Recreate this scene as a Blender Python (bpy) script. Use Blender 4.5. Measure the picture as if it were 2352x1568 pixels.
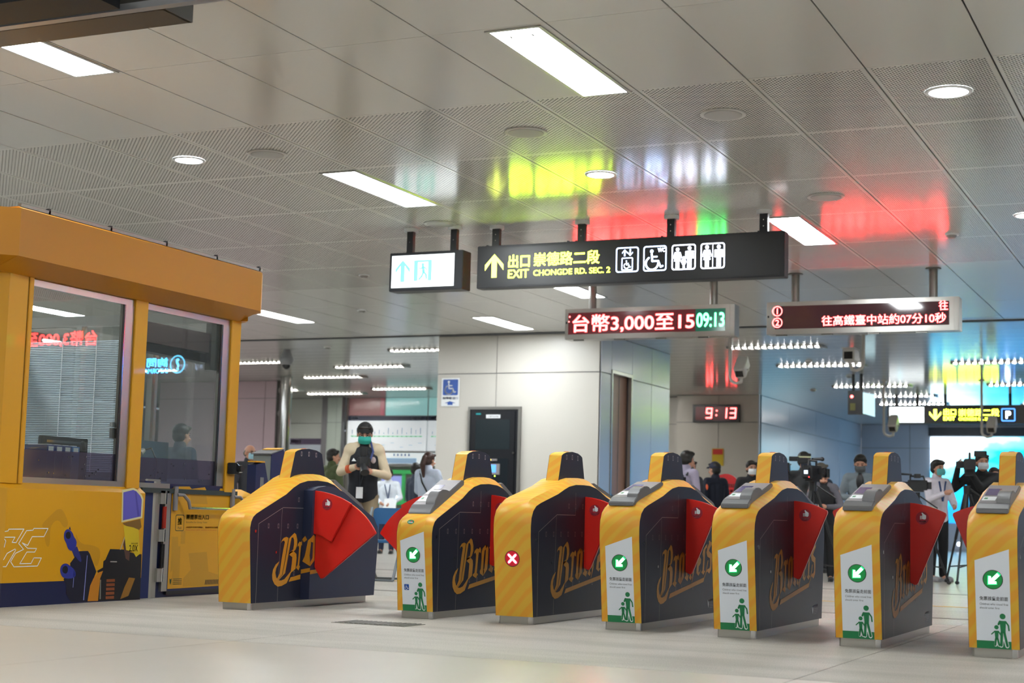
import bpy, bmesh, math, random
from mathutils import Vector, Matrix, Euler
from mathutils.geometry import tessellate_polygon
random.seed(7)
SC = bpy.context.scene
for _o in list(bpy.data.objects): bpy.data.objects.remove(_o)
COL = SC.collection
PI = math.pi

# ------------------------------------------------------------------ camera
cam = bpy.data.cameras.new('camera'); cam_ob = bpy.data.objects.new('camera', cam); COL.objects.link(cam_ob)
SC.camera = cam_ob
cam.sensor_width = 36.0; cam.lens = 55.22; cam.clip_end = 200
yaw, pitch, roll = math.radians(24.759), math.radians(6.338), math.radians(1.509)
fwd = Vector((-math.sin(yaw)*math.cos(pitch), math.cos(yaw)*math.cos(pitch), math.sin(pitch)))
rgt = Vector((math.cos(yaw), math.sin(yaw), 0)); up_ = rgt.cross(fwd)
r2 = rgt*math.cos(roll)+up_*math.sin(roll); u2 = up_*math.cos(roll)-rgt*math.sin(roll)
M = Matrix((r2, u2, -fwd)).transposed().to_4x4(); M.translation = Vector((0, 0, 0.7463))
cam_ob.matrix_world = M
cam.dof.use_dof = True; cam.dof.focus_distance = 11.6; cam.dof.aperture_fstop = 2.9

# ------------------------------------------------------------------ world, exposure
W = bpy.data.worlds.new('world'); SC.world = W; W.use_nodes = True
W.node_tree.nodes['Background'].inputs[0].default_value = (0.80, 0.86, 0.95, 1)
W.node_tree.nodes['Background'].inputs[1].default_value = 0.55
SC.view_settings.view_transform = 'Standard'; SC.view_settings.look = 'None'
SC.view_settings.exposure = 0.22; SC.view_settings.gamma = 1.0; SC.view_settings.use_curve_mapping = False
SC.cycles.use_denoising = True
SC.cycles.max_bounces = 8; SC.cycles.diffuse_bounces = 4; SC.cycles.glossy_bounces = 4
SC.cycles.transmission_bounces = 8; SC.cycles.transparent_max_bounces = 8
SC.cycles.sample_clamp_indirect = 6.0; SC.cycles.caustics_reflective = False; SC.cycles.caustics_refractive = False
LAMP = 46.0          # emission of the fluorescent diffusers
CZ = 4.107           # ceiling height

# ------------------------------------------------------------------ materials
def lin(c):
    return tuple(((v/12.92) if v <= 0.04045 else ((v+0.055)/1.055)**2.4) for v in c)
def hexc(h): return lin(tuple(int(h[i:i+2], 16)/255 for i in (0, 2, 4)))
MATS = {}
def mat(name, col, rough=0.5, metal=0.0, emit=None, es=0.0, spec=0.5, noise=0.0, scale=20.0, coat=0.0, trans=0.0, alpha=1.0, bump=0.0):
    if name in MATS: return MATS[name]
    m = bpy.data.materials.new(name); m.use_nodes = True; nt = m.node_tree; b = nt.nodes['Principled BSDF']
    c = hexc(col) if isinstance(col, str) else col
    b.inputs['Base Color'].default_value = (*c, 1); b.inputs['Roughness'].default_value = rough
    b.inputs['Metallic'].default_value = metal; b.inputs['Specular IOR Level'].default_value = spec
    b.inputs['Coat Weight'].default_value = coat
    b.inputs['Transmission Weight'].default_value = trans; b.inputs['Alpha'].default_value = alpha
    if emit is not None:
        e = hexc(emit) if isinstance(emit, str) else emit
        b.inputs['Emission Color'].default_value = (*e, 1); b.inputs['Emission Strength'].default_value = es
    if noise or bump:
        n = nt.nodes.new('ShaderNodeTexNoise'); n.inputs['Scale'].default_value = scale; n.inputs['Detail'].default_value = 4
        tc = nt.nodes.new('ShaderNodeTexCoord'); nt.links.new(tc.outputs['Object'], n.inputs['Vector'])
        if noise:
            mx = nt.nodes.new('ShaderNodeMix'); mx.data_type = 'RGBA'; mx.blend_type = 'MIX'
            mx.inputs[6].default_value = (*[v*(1-noise) for v in c], 1); mx.inputs[7].default_value = (*[min(1, v*(1+noise)) for v in c], 1)
            nt.links.new(n.outputs['Fac'], mx.inputs[0]); nt.links.new(mx.outputs[2], b.inputs['Base Color'])
        if bump:
            bp = nt.nodes.new('ShaderNodeBump'); bp.inputs['Strength'].default_value = bump; bp.inputs['Distance'].default_value = 0.01
            nt.links.new(n.outputs['Fac'], bp.inputs['Height']); nt.links.new(bp.outputs[0], b.inputs['Normal'])
    MATS[name] = m; return m
def math_node(nt, op, a, b=None, c=None):
    n = nt.nodes.new('ShaderNodeMath'); n.operation = op
    for i, v in enumerate((a, b, c)):
        if v is None: continue
        if isinstance(v, (int, float)): n.inputs[i].default_value = v
        else: nt.links.new(v, n.inputs[i])
    return n.outputs[0]
def stripes_mat(name, ca, cb, rough=0.35):
    m = mat(name, ca, 0.42, spec=0.4); nt = m.node_tree; b = nt.nodes['Principled BSDF']
    tc = nt.nodes.new('ShaderNodeTexCoord'); sp = nt.nodes.new('ShaderNodeSeparateXYZ'); nt.links.new(tc.outputs['Object'], sp.inputs[0])
    s = math_node(nt, 'ADD', math_node(nt, 'MULTIPLY', sp.outputs[0], -0.95), math_node(nt, 'ADD', sp.outputs[2], math_node(nt, 'MULTIPLY', sp.outputs[1], 1.1)))
    w = math_node(nt, 'SINE', math_node(nt, 'MULTIPLY', s, 2*PI/0.105))
    w2 = math_node(nt, 'SINE', math_node(nt, 'MULTIPLY', s, 2*PI/0.31))
    f = math_node(nt, 'ADD', math_node(nt, 'MULTIPLY', w, 1.1), math_node(nt, 'MULTIPLY', w2, 0.5))
    f = math_node(nt, 'ADD', f, 0.5)
    cl = nt.nodes.new('ShaderNodeClamp'); nt.links.new(f, cl.inputs[0])
    mx = nt.nodes.new('ShaderNodeMix'); mx.data_type = 'RGBA'
    mx.inputs[6].default_value = (*hexc(ca), 1); mx.inputs[7].default_value = (*hexc(cb), 1)
    nt.links.new(cl.outputs[0], mx.inputs[0]); nt.links.new(mx.outputs[2], b.inputs['Base Color'])
    return m
def perforated_mat():
    m = mat('perforated_white_metal', 'd6d6d1', 0.15, metal=0.0, spec=0.75); nt = m.node_tree; b = nt.nodes['Principled BSDF']
    tc = nt.nodes.new('ShaderNodeTexCoord'); sp = nt.nodes.new('ShaderNodeSeparateXYZ'); nt.links.new(tc.outputs['Object'], sp.inputs[0])
    X, Y = sp.outputs[0], sp.outputs[1]; px, py, r = 0.0425, 0.045, 0.0076
    def lattice(ox, oy):
        u = math_node(nt, 'MULTIPLY', math_node(nt, 'SUBTRACT', math_node(nt, 'FRACT', math_node(nt, 'ADD', math_node(nt, 'DIVIDE', X, px), ox)), 0.5), px)
        v = math_node(nt, 'MULTIPLY', math_node(nt, 'SUBTRACT', math_node(nt, 'FRACT', math_node(nt, 'ADD', math_node(nt, 'DIVIDE', Y, py), oy)), 0.5), py)
        d = math_node(nt, 'ADD', math_node(nt, 'MULTIPLY', u, u), math_node(nt, 'MULTIPLY', v, v))
        return math_node(nt, 'LESS_THAN', d, r*r)
    h = math_node(nt, 'MAXIMUM', lattice(0, 0), lattice(0.5, 0.5))
    inx = math_node(nt, 'LESS_THAN', math_node(nt, 'ABSOLUTE', math_node(nt, 'SUBTRACT', X, 0.445)), 0.412)
    iny = math_node(nt, 'LESS_THAN', math_node(nt, 'ABSOLUTE', math_node(nt, 'SUBTRACT', Y, 0.895)), 0.862)
    h = math_node(nt, 'MULTIPLY', h, math_node(nt, 'MULTIPLY', inx, iny))
    mx = nt.nodes.new('ShaderNodeMix'); mx.data_type = 'RGBA'
    mx.inputs[6].default_value = (*hexc('d6d6d1'), 1); mx.inputs[7].default_value = (*hexc('25272a'), 1)
    nt.links.new(h, mx.inputs[0]); nt.links.new(mx.outputs[2], b.inputs['Base Color'])
    nt.links.new(math_node(nt, 'SUBTRACT', 0.75, math_node(nt, 'MULTIPLY', h, 0.7)), b.inputs['Specular IOR Level'])
    return m
def glass_mat(name, tint='eef6f5', refl=0.16, opacity=0.07, rough=0.003, dcol='c8d2d6'):
    m = bpy.data.materials.new(name); m.use_nodes = True; nt = m.node_tree; nt.nodes.clear()
    out = nt.nodes.new('ShaderNodeOutputMaterial'); tr = nt.nodes.new('ShaderNodeBsdfTransparent'); gl = nt.nodes.new('ShaderNodeBsdfGlossy')
    df = nt.nodes.new('ShaderNodeBsdfDiffuse'); df.inputs[0].default_value = (*hexc(dcol), 1)
    tr.inputs[0].default_value = (*hexc(tint), 1); gl.inputs['Roughness'].default_value = rough
    fr = nt.nodes.new('ShaderNodeFresnel'); fr.inputs[0].default_value = 1.5
    m1 = nt.nodes.new('ShaderNodeMixShader'); m2 = nt.nodes.new('ShaderNodeMixShader')
    m1.inputs[0].default_value = opacity; nt.links.new(tr.outputs[0], m1.inputs[1]); nt.links.new(df.outputs[0], m1.inputs[2])
    f = math_node(nt, 'ADD', math_node(nt, 'MULTIPLY', fr.outputs[0], 1.0), refl*0.5)
    cl = nt.nodes.new('ShaderNodeClamp'); nt.links.new(f, cl.inputs[0])
    nt.links.new(cl.outputs[0], m2.inputs[0]); nt.links.new(m1.outputs[0], m2.inputs[1]); nt.links.new(gl.outputs[0], m2.inputs[2])
    nt.links.new(m2.outputs[0], out.inputs[0]); MATS[name] = m; return m

M_yel = stripes_mat('gate_yellow_stripes', 'e09f30', 'ddae38')
M_yplain = mat('yellow_wrap', 'd59a14', 0.4, spec=0.45, coat=0.1)
M_ydim = mat('yellow_header_dim', 'bd7d16', 0.42, spec=0.45)  # booth yellow darkened; the header's weaker light put into the colour
M_navy = mat('navy_side_wrap', '282a38', 0.34, spec=0.2)
M_navy2 = mat('navy_blue_wrap', '1d2c5e', 0.4, spec=0.4)
M_navydk = mat('navy_dark_wrap', '1a2148', 0.35)
M_gold = mat('gold_lettering', 'c88a28', 0.4)
M_red = mat('flap_red', 'd8241a', 0.35, coat=0.2, noise=0.03)
M_steel = mat('brushed_steel', 'b4b2ac', 0.3, metal=0.85, bump=0.04, scale=80)
M_steeld = mat('dull_steel', '8c8a86', 0.35, metal=0.8, bump=0.03, scale=60)
M_chrome = mat('polished_steel', 'c9c9c9', 0.12, metal=1.0)
M_white = mat('white_print', 'eef1f4', 0.45)
M_label = mat('white_label_film', 'e3e9f2', 0.4)
M_green = mat('green_print', '1c7d4c', 0.45)
M_dktext = mat('dark_print', '32353f', 0.5)
M_black = mat('black_plastic', '16171a', 0.4)
M_blackm = mat('black_painted_metal', '1d1e22', 0.35, spec=0.5)
M_grey = mat('grey_reader_plastic', '8b8688', 0.5, spec=0.3)
M_greyd = mat('dark_grey_reader_plastic', '6d6d70', 0.35)
M_scr = mat('purple_grey_display', '4f4670', 0.15, emit='5a4f80', es=0.10)
M_seam = mat('pale_seam', '9a948c', 0.35, metal=0.4)
M_seamd = mat('dark_seam', '14151c', 0.4)
M_ledoff = mat('sensor_window', '8a7f86', 0.25)
M_ggreen = mat('green_signal_glow', '0c7a34', 0.3, emit='16a04a', es=0.35)
M_gdark = mat('green_signal_disc', '0e5a28', 0.25, emit='12803c', es=0.55)
M_garrow = mat('green_led_arrow', 'ffffff', 0.4, emit=(0.75, 1.0, 0.86), es=3.0)
M_ghalo = mat('green_led_halo', '20d070', 0.4, emit=(0.02, 0.8, 0.22), es=1.3)  # halo around the lit arrow, put in as glowing colour
M_rdark = mat('red_signal_disc', '8c0f1e', 0.25, emit='c01028', es=0.5)
M_rarrow = mat('red_led_cross', 'ffffff', 0.4, emit=(1.0, 0.72, 0.76), es=3.0)
M_hand = mat('sticker_dark_red', 'a31a2c', 0.5)
M_ceil = mat('ceiling_white_metal', 'd2d2ce', 0.16, spec=0.75)
M_perf = perforated_mat()
M_void = mat('ceiling_void_dark', '3a3b3c', 0.8)
M_ceil2 = mat('ceiling_far_metal', 'cacccc', 0.13, spec=0.8)
M_wallp = mat('white_wall_panel', 'c9c5bd', 0.35, spec=0.5)
M_wallb = mat('wall_panel_blue_lit', 'c3cbdb', 0.25, spec=0.7)  # white panel tinted blue; the back walls' blue light put into it
M_walljoint = mat('wall_joint', '77767a', 0.5)
M_pink = mat('pinkish_stone_panel', 'c4aeb8', 0.3)
M_floor = mat('floor_smooth_stone', 'b9b3a9', 0.35, noise=0.04, scale=3, spec=0.4)
M_lamp = mat('lamp_diffuser', 'ffffff', 0.5, emit=(0.93, 0.98, 1.0), es=LAMP)
M_lamp2 = mat('far_lamp_tube', 'ffffff', 0.5, emit=(1.0, 0.98, 0.93), es=120.0)
M_ledred = mat('red_led_text', 'ff3030', 0.5, emit=(1.0, 0.105, 0.10), es=8.5)
M_ledwhite = mat('red_led_bright', 'ff3030', 0.5, emit=(1.0, 0.125, 0.12), es=8)
M_ledgreen = mat('green_led_text', '40ff90', 0.5, emit=(0.2, 1.0, 0.55), es=3.5)
M_scrred = mat('led_screen_red_tint', '3a0a10', 0.12, spec=0.8, emit=(0.25, 0.03, 0.04), es=0.28)
M_scrdark = mat('led_screen_dark', '2a0f18', 0.06, spec=1.0, emit=(0.10, 0.015, 0.03), es=0.2)
M_scrgreen = mat('led_screen_green_tint', '0a2a1c', 0.12, spec=0.8, emit=(0.0, 0.16, 0.09), es=0.5)
M_signblk = mat('sign_black_face', '26272a', 0.35)
M_signframe = mat('sign_black_frame', '2b2c30', 0.4, spec=0.4)
M_sigyel = mat('sign_yellow_light', 'f0ff60', 0.5, emit=(0.84, 1.0, 0.10), es=4.6)
M_sigwht = mat('sign_white_light', 'ffffff', 0.5, emit=(0.72, 0.78, 1.0), es=5)
M_sigblue = mat('sign_bluewhite_light', 'ffffff', 0.5, emit=(0.45, 0.62, 1.0), es=4.5)
M_signlit = mat('lit_white_panel', 'ffffff', 0.5, emit=(0.88, 0.96, 1.0), es=1.45)
M_sigcyan = mat('sign_cyan_print', '8ff0dc', 0.5, emit=(0.20, 0.78, 0.68), es=.75)
M_glass = glass_mat('booth_glass')
M_frost = glass_mat('frosted_lower_glass', tint='8a86a0', refl=0.1, opacity=0.55, rough=0.12, dcol='5c5668')
M_skin = mat('skin', 'c08d74', 0.5, noise=0.04)
M_hair = mat('black_hair', '17130f', 0.45, noise=0.3, scale=60, bump=0.3)
M_hairg = mat('grey_hair', '5d564d', 0.5, noise=0.2, scale=60)

# ------------------------------------------------------------------ mesh helpers
class MB:
    def __init__(s): s.v = []; s.f = []; s.m = []; s.mi = 0
    def add(s, vs, fs):
        o = len(s.v); s.v += [tuple(v) for v in vs]; s.f += [tuple(i+o for i in f) for f in fs]; s.m += [s.mi]*len(fs); return s
    def box(s, x0, x1, y0, y1, z0, z1):
        return s.add([(x0,y0,z0),(x1,y0,z0),(x1,y1,z0),(x0,y1,z0),(x0,y0,z1),(x1,y0,z1),(x1,y1,z1),(x0,y1,z1)],
                     [(0,3,2,1),(4,5,6,7),(0,1,5,4),(1,2,6,5),(2,3,7,6),(3,0,4,7)])
    def bbox(s, x0, x1, y0, y1, z0, z1, b=0.01):
        # box with chamfered vertical edges
        p = [(x0+b,y0),(x1-b,y0),(x1,y0+b),(x1,y1-b),(x1-b,y1),(x0+b,y1),(x0,y1-b),(x0,y0+b)]
        return s.prism(p, 'z', z0, z1)
    def prism(s, poly, axis, a, b):
        n = len(poly)
        def P(p, t):
            return {'x': (t, p[0], p[1]), 'y': (p[0], t, p[1]), 'z': (p[0], p[1], t)}[axis]
        vs = [P(p, a) for p in poly]+[P(p, b) for p in poly]
        tris = tessellate_polygon([[Vector((p[0], p[1], 0)) for p in poly]])
        fs = [tuple(t) for t in tris]+[tuple(i+n for i in reversed(t)) for t in tris]
        fs += [(i, (i+1) % n, (i+1) % n+n, i+n) for i in range(n)]
        return s.add(vs, fs)
    def flat(s, poly, axis, a):
        def P(p):
            return {'x': (a, p[0], p[1]), 'y': (p[0], a, p[1]), 'z': (p[0], p[1], a)}[axis]
        tris = tessellate_polygon([[Vector((p[0], p[1], 0)) for p in poly]])
        return s.add([P(p) for p in poly], [tuple(t) for t in tris])
    def tube(s, p0, p1, r0, r1=None, n=12, cap=True):
        p0, p1 = Vector(p0), Vector(p1); r1 = r0 if r1 is None else r1
        d = (p1-p0).normalized(); a = d.orthogonal().normalized(); b = d.cross(a)
        vs = [p+(a*math.cos(2*PI*i/n)+b*math.sin(2*PI*i/n))*r for p, r in ((p0, r0), (p1, r1)) for i in range(n)]
        fs = [(i, (i+1) % n, (i+1) % n+n, i+n) for i in range(n)]
        if cap: fs += [tuple(range(n-1, -1, -1)), tuple(range(n, 2*n))]
        return s.add(vs, fs)
    def path(s, pts, r, n=10):
        for a, b in zip(pts, pts[1:]): s.tube(a, b, r, r, n)
        for p in pts[1:-1]: s.ell(p, (r, r, r), 8, 6)
        return s
    def ell(s, c, r, nu=14, nv=10, rot=None):
        vs = []; fs = []
        for j in range(nv+1):
            t = PI*j/nv
            for i in range(nu):
                p = 2*PI*i/nu; q = Vector((r[0]*math.sin(t)*math.cos(p), r[1]*math.sin(t)*math.sin(p), r[2]*math.cos(t)))
                if rot is not None: q = rot@q
                vs.append(Vector(c)+q)
        for j in range(nv):
            for i in range(nu):
                fs.append((j*nu+i, (j+1)*nu+i, (j+1)*nu+(i+1) % nu, j*nu+(i+1) % nu))
        return s.add(vs, fs)
    def capsule(s, p0, p1, r0, r1):
        s.tube(p0, p1, r0, r1, 14); s.ell(p0, (r0, r0, r0)); s.ell(p1, (r1, r1, r1)); return s
    def disc(s, c, r, axis, depth=0.0, n=24):
        poly = [(c[0]+r*math.cos(2*PI*i/n), c[1]+r*math.sin(2*PI*i/n)) for i in range(n)]
        return s.prism(poly, axis, c[2], c[2]+depth) if depth else s.flat(poly, axis, c[2])
def link(o, parent=None, loc=None, rot=None):
    COL.objects.link(o)
    if parent is not None: o.parent = parent
    if loc is not None: o.location = loc
    if rot is not None: o.rotation_euler = rot
    return o
def mk(name, mb, m, parent=None, loc=None, rot=None, smooth=False, bevel=0.0, label=None):
    me = bpy.data.meshes.new(name); me.from_pydata(mb.v, [], mb.f)
    ms = m if isinstance(m, (list, tuple)) else [m]
    for q in ms: me.materials.append(q)
    if len(ms) > 1: me.polygons.foreach_set('material_index', mb.m)
    bm = bmesh.new(); bm.from_mesh(me); bmesh.ops.remove_doubles(bm, verts=bm.verts, dist=1e-6); bmesh.ops.recalc_face_normals(bm, faces=bm.faces)
    if bevel: bmesh.ops.bevel(bm, geom=[e for e in bm.edges if len(e.link_faces) == 2 and e.calc_face_angle(0) > 0.5], offset=bevel, segments=2, affect='EDGES', clamp_overlap=True)
    bm.to_mesh(me); bm.free()
    if smooth:
        me.polygons.foreach_set('use_smooth', [True]*len(me.polygons))
        try: me.set_sharp_from_angle(angle=math.radians(40))
        except Exception: pass
    o = bpy.data.objects.new(name, me); link(o, parent, loc, rot)
    if label: o['label'] = label
    return o
def tag(o, label, cat, group=None):
    o['label'] = label; o['category'] = cat
    if group: o['group'] = group
    return o
def thing(name, label, cat, loc=(0,0,0), rotz=0, group=None):
    o = bpy.data.objects.new(name, None); link(o, None, loc, (0,0,rotz)); o.empty_display_size = 0.1
    return tag(o, label, cat, group)
def struct(name, mb=None, m=None, **k):
    o = mk(name, mb, m, **k) if mb is not None else link(bpy.data.objects.new(name, None))
    o['kind'] = 'structure'; return o
def dup(root, loc, label=None, rotz=None):
    r = root.copy(); COL.objects.link(r); r.location = loc
    if rotz is not None: r.rotation_euler = (0,0,rotz)
    if label: r['label'] = label
    for ch in list(root.children):
        c = ch.copy(); COL.objects.link(c); c.parent = r
        for g in list(ch.children):
            d = g.copy(); COL.objects.link(d); d.parent = c
    return r
_TX = {}
def text_mesh(s, size, bold, width, spacing, align):
    key = (s, size, bold, width, spacing, align)
    if key in _TX: return _TX[key]
    c = bpy.data.curves.new('lettering', 'FONT'); c.body = s; c.size = 1.0; c.resolution_u = 4; c.space_character = spacing
    o = bpy.data.objects.new('lettering', c); COL.objects.link(o)
    dg = bpy.context.evaluated_depsgraph_get(); me = bpy.data.meshes.new_from_object(o.evaluated_get(dg))
    bpy.data.objects.remove(o)
    if bold:     # heavier strokes: overlapped copies a hair apart
        vs = [v.co.copy() for v in me.vertices]; fs = [tuple(p.vertices) for p in me.polygons]; n = len(vs); d = bold*0.55
        V2, F2 = [], []
        for j, (dx, dy) in enumerate(((0, 0), (d, d), (-d, d), (d, -d), (-d, -d), (1.3*d, 0), (-1.3*d, 0))):
            V2 += [(v.x+dx, v.y+dy, 0) for v in vs]; F2 += [tuple(i+j*n for i in f) for f in fs]
        me.clear_geometry(); me.from_pydata(V2, [], F2)
    xs = [v.co.x for v in me.vertices]; ys = [v.co.y for v in me.vertices]
    x0, x1, y0, y1 = min(xs), max(xs), min(ys), max(ys)
    sy = size/(y1-y0); sx = (width/(x1-x0)) if width else sy
    for v in me.vertices:
        v.co = ((v.co.x-x0)*sx-(0 if align == 'L' else (x1-x0)*sx/2), (v.co.y-y0)*sy, 0)
    _TX[key] = me; return me
FY = (PI/2, 0, 0)        # print that faces -Y
FX = (PI/2, 0, PI/2)     # print that faces +X
FB = (PI/2, 0, PI)       # print that faces +Y
def text(name, s, size, m, parent, loc, rot=FY, bold=0.0, width=None, spacing=1.0, align='L'):
    """size is the height of the whole line box from lowest to highest ink; width stretches it."""
    me = text_mesh(s, size, bold, width, spacing, align).copy(); me.materials.clear(); me.materials.append(m)
    o = bpy.data.objects.new(name, me); return link(o, parent, loc, rot)
def poly_flat(name, polys, m, parent, loc, rot=FY):
    """flat print from polygons given in the print's own x, y"""
    b = MB()
    for p in polys: b.flat(p, 'z', 0.0)
    me = bpy.data.meshes.new(name); me.from_pydata(b.v, [], b.f); me.materials.append(m)
    return link(bpy.data.objects.new(name, me), parent, loc, rot)
def circ(cx, cy, r, n=20, a0=0, a1=2*PI):
    return [(cx+r*math.cos(a0+(a1-a0)*i/(n if a1-a0 >= 2*PI-1e-6 else n-1)), cy+r*math.sin(a0+(a1-a0)*i/(n if a1-a0 >= 2*PI-1e-6 else n-1))) for i in range(n)]
def stroke(pts, w):
    """polyline turned into quads of width w, with round joints"""
    out = []
    for (x0, y0), (x1, y1) in zip(pts, pts[1:]):
        d = math.hypot(x1-x0, y1-y0) or 1; nx, ny = -(y1-y0)/d*w/2, (x1-x0)/d*w/2
        out.append([(x0+nx, y0+ny), (x0-nx, y0-ny), (x1-nx, y1-ny), (x1+nx, y1+ny)])
    for x, y in pts: out.append(circ(x, y, w/2, 8))
    return out
def rrect(x0, y0, x1, y1, r, n=5):
    p = []
    for cx, cy, a in ((x1-r, y1-r, 0), (x0+r, y1-r, PI/2), (x0+r, y0+r, PI), (x1-r, y0+r, 3*PI/2)):
        p += [(cx+r*math.cos(a+PI/2*i/n), cy+r*math.sin(a+PI/2*i/n)) for i in range(n+1)]
    return p
def ring(outer, inner):
    n = len(outer); return [[outer[i], outer[(i+1) % n], inner[(i+1) % n], inner[i]] for i in range(n)]
def wheelchair(s, ox=0, oy=0):
    P = []
    P += [circ(ox+0.40*s, oy+0.88*s, 0.085*s)]
    P += stroke([(ox+0.40*s, oy+0.76*s), (ox+0.43*s, oy+0.42*s), (ox+0.72*s, oy+0.42*s), (ox+0.84*s, oy+0.14*s), (ox+0.94*s, oy+0.18*s)], 0.085*s)
    P += stroke([(ox+0.42*s, oy+0.62*s), (ox+0.66*s, oy+0.62*s)], 0.07*s)
    P += stroke([(ox+(0.42+0.30*math.cos(a))*s, oy+(0.32+0.30*math.sin(a))*s) for a in [math.radians(v) for v in range(120, 366, 15)]], 0.08*s)
    return P
def walker(cx, y0, h, woman=False):
    """standing pictogram, feet at y0"""
    P = [circ(cx, y0+0.905*h, 0.088*h)]
    if woman:
        P += [[(cx-0.085*h, y0+0.79*h), (cx+0.085*h, y0+0.79*h), (cx+0.17*h, y0+0.34*h), (cx-0.17*h, y0+0.34*h)]]
        P += stroke([(cx-0.055*h, y0+0.36*h), (cx-0.055*h, y0+0.03*h)], 0.075*h)+stroke([(cx+0.055*h, y0+0.36*h), (cx+0.055*h, y0+0.03*h)], 0.075*h)
        P += stroke([(cx-0.12*h, y0+0.76*h), (cx-0.21*h, y0+0.50*h)], 0.05*h)+stroke([(cx+0.12*h, y0+0.76*h), (cx+0.21*h, y0+0.50*h)], 0.05*h)
    else:
        P += [[(cx-0.115*h, y0+0.79*h), (cx+0.115*h, y0+0.79*h), (cx+0.105*h, y0+0.42*h), (cx-0.105*h, y0+0.42*h)]]
        P += stroke([(cx-0.058*h, y0+0.45*h), (cx-0.058*h, y0+0.04*h)], 0.088*h)+stroke([(cx+0.058*h, y0+0.45*h), (cx+0.058*h, y0+0.04*h)], 0.088*h)
        P += stroke([(cx-0.165*h, y0+0.755*h), (cx-0.17*h, y0+0.46*h)], 0.06*h)+stroke([(cx+0.165*h, y0+0.755*h), (cx+0.17*h, y0+0.46*h)], 0.06*h)
    return P
def arrow_up(w, h, s=0.34):
    """block arrow pointing up in a w x h box centred on x=0"""
    t = w*0.5
    return [[(0, h), (t, h-t*1.05), (t, h-t*1.62), (w*0.14, h-t*0.68), (w*0.14, 0), (-w*0.14, 0), (-w*0.14, h-t*0.68), (-t, h-t*1.62), (-t, h-t*1.05)]]
#SETTING
# ================================================================== THE SETTING
# ---- floor: slabs with recessed joints
fl = struct('floor', MB().box(-34, 12, -8, 62, -0.08, -0.012), mat('floor_joint', '6f6a63', 0.7))
def granite(name, col, rough, sc=160):
    m = mat(name, col, rough, spec=0.4); nt = m.node_tree; b = nt.nodes['Principled BSDF']
    g = nt.nodes.new('ShaderNodeNewGeometry')
    n = nt.nodes.new('ShaderNodeTexNoise'); n.inputs['Scale'].default_value = sc; n.inputs['Detail'].default_value = 2
    n2 = nt.nodes.new('ShaderNodeTexNoise'); n2.inputs['Scale'].default_value = 1.3; n2.inputs['Detail'].default_value = 5
    sc_ = nt.nodes.new('ShaderNodeMapping'); sc_.inputs['Scale'].default_value = (0.5, 2.2, 1)
    nt.links.new(g.outputs['Position'], n.inputs['Vector']); nt.links.new(g.outputs['Position'], sc_.inputs[0]); nt.links.new(sc_.outputs[0], n2.inputs['Vector'])
    cr = nt.nodes.new('ShaderNodeValToRGB'); c = hexc(col)
    cr.color_ramp.elements[0].position = 0.3; cr.color_ramp.elements[0].color = (*[v*0.55 for v in c], 1)
    cr.color_ramp.elements[1].position = 0.62; cr.color_ramp.elements[1].color = (*[min(1, v*1.12) for v in c], 1)
    mx = nt.nodes.new('ShaderNodeMix'); mx.data_type = 'RGBA'; mx.blend_type = 'MULTIPLY'; mx.inputs[0].default_value = 1
    c2 = nt.nodes.new('ShaderNodeValToRGB'); c2.color_ramp.elements[0].position = 0.35; c2.color_ramp.elements[0].color = (0.8, 0.79, 0.78, 1)
    c2.color_ramp.elements[1].position = 0.6; c2.color_ramp.elements[1].color = (1, 1, 1, 1)
    nt.links.new(n.outputs['Fac'], cr.inputs[0]); nt.links.new(n2.outputs['Fac'], c2.inputs[0])
    nt.links.new(cr.outputs[0], mx.inputs[6]); nt.links.new(c2.outputs[0], mx.inputs[7]); nt.links.new(mx.outputs[2], b.inputs['Base Color'])
    bp = nt.nodes.new('ShaderNodeBump'); bp.inputs['Strength'].default_value = 0.15; bp.inputs['Distance'].default_value = 0.004
    nt.links.new(n.outputs['Fac'], bp.inputs['Height']); nt.links.new(bp.outputs[0], b.inputs['Normal'])
    return m
M_gran = granite('floor_granite', 'b4afa6', 0.55)
M_gran2 = granite('floor_far_stone', 'bdb8af', 0.3, 60)
xs = [-34, -28.3, -25, -21.7, -18.4, -15.1, -11.8, -8.5, -5.2, -1.95, 1.4, 4.7, 8, 12]
rows = [(-8, 2.0, M_floor), (2.0, 4.8, M_floor), (4.8, 7.58, M_floor), (7.58, 12.6, M_gran), (12.6, 16.2, M_gran2), (16.2, 20.6, M_gran2), (20.6, 26.0, M_gran2), (26, 34, M_gran2), (34, 44, M_gran2), (44, 62, M_gran2)]
for (y0, y1, m) in rows:
    for a, b in zip(xs, xs[1:]):
        mk('floor_slab', MB().box(a+0.003, b-0.003, y0+0.003, y1-0.003, -0.012, 0.0), m, fl)
mk('guide_line', MB().box(-12, 4, 15.42, 15.5, 0.0, 0.002), mat('yellow_floor_tape', 'd2a544', 0.5), fl)
for yy in (13.4, 18.3):
    mk('drain_channel', MB().box(-14, 6, yy, yy+0.12, 0.0, 0.003), mat('floor_channel', '8d8a84', 0.4, metal=0.3), fl)
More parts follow.
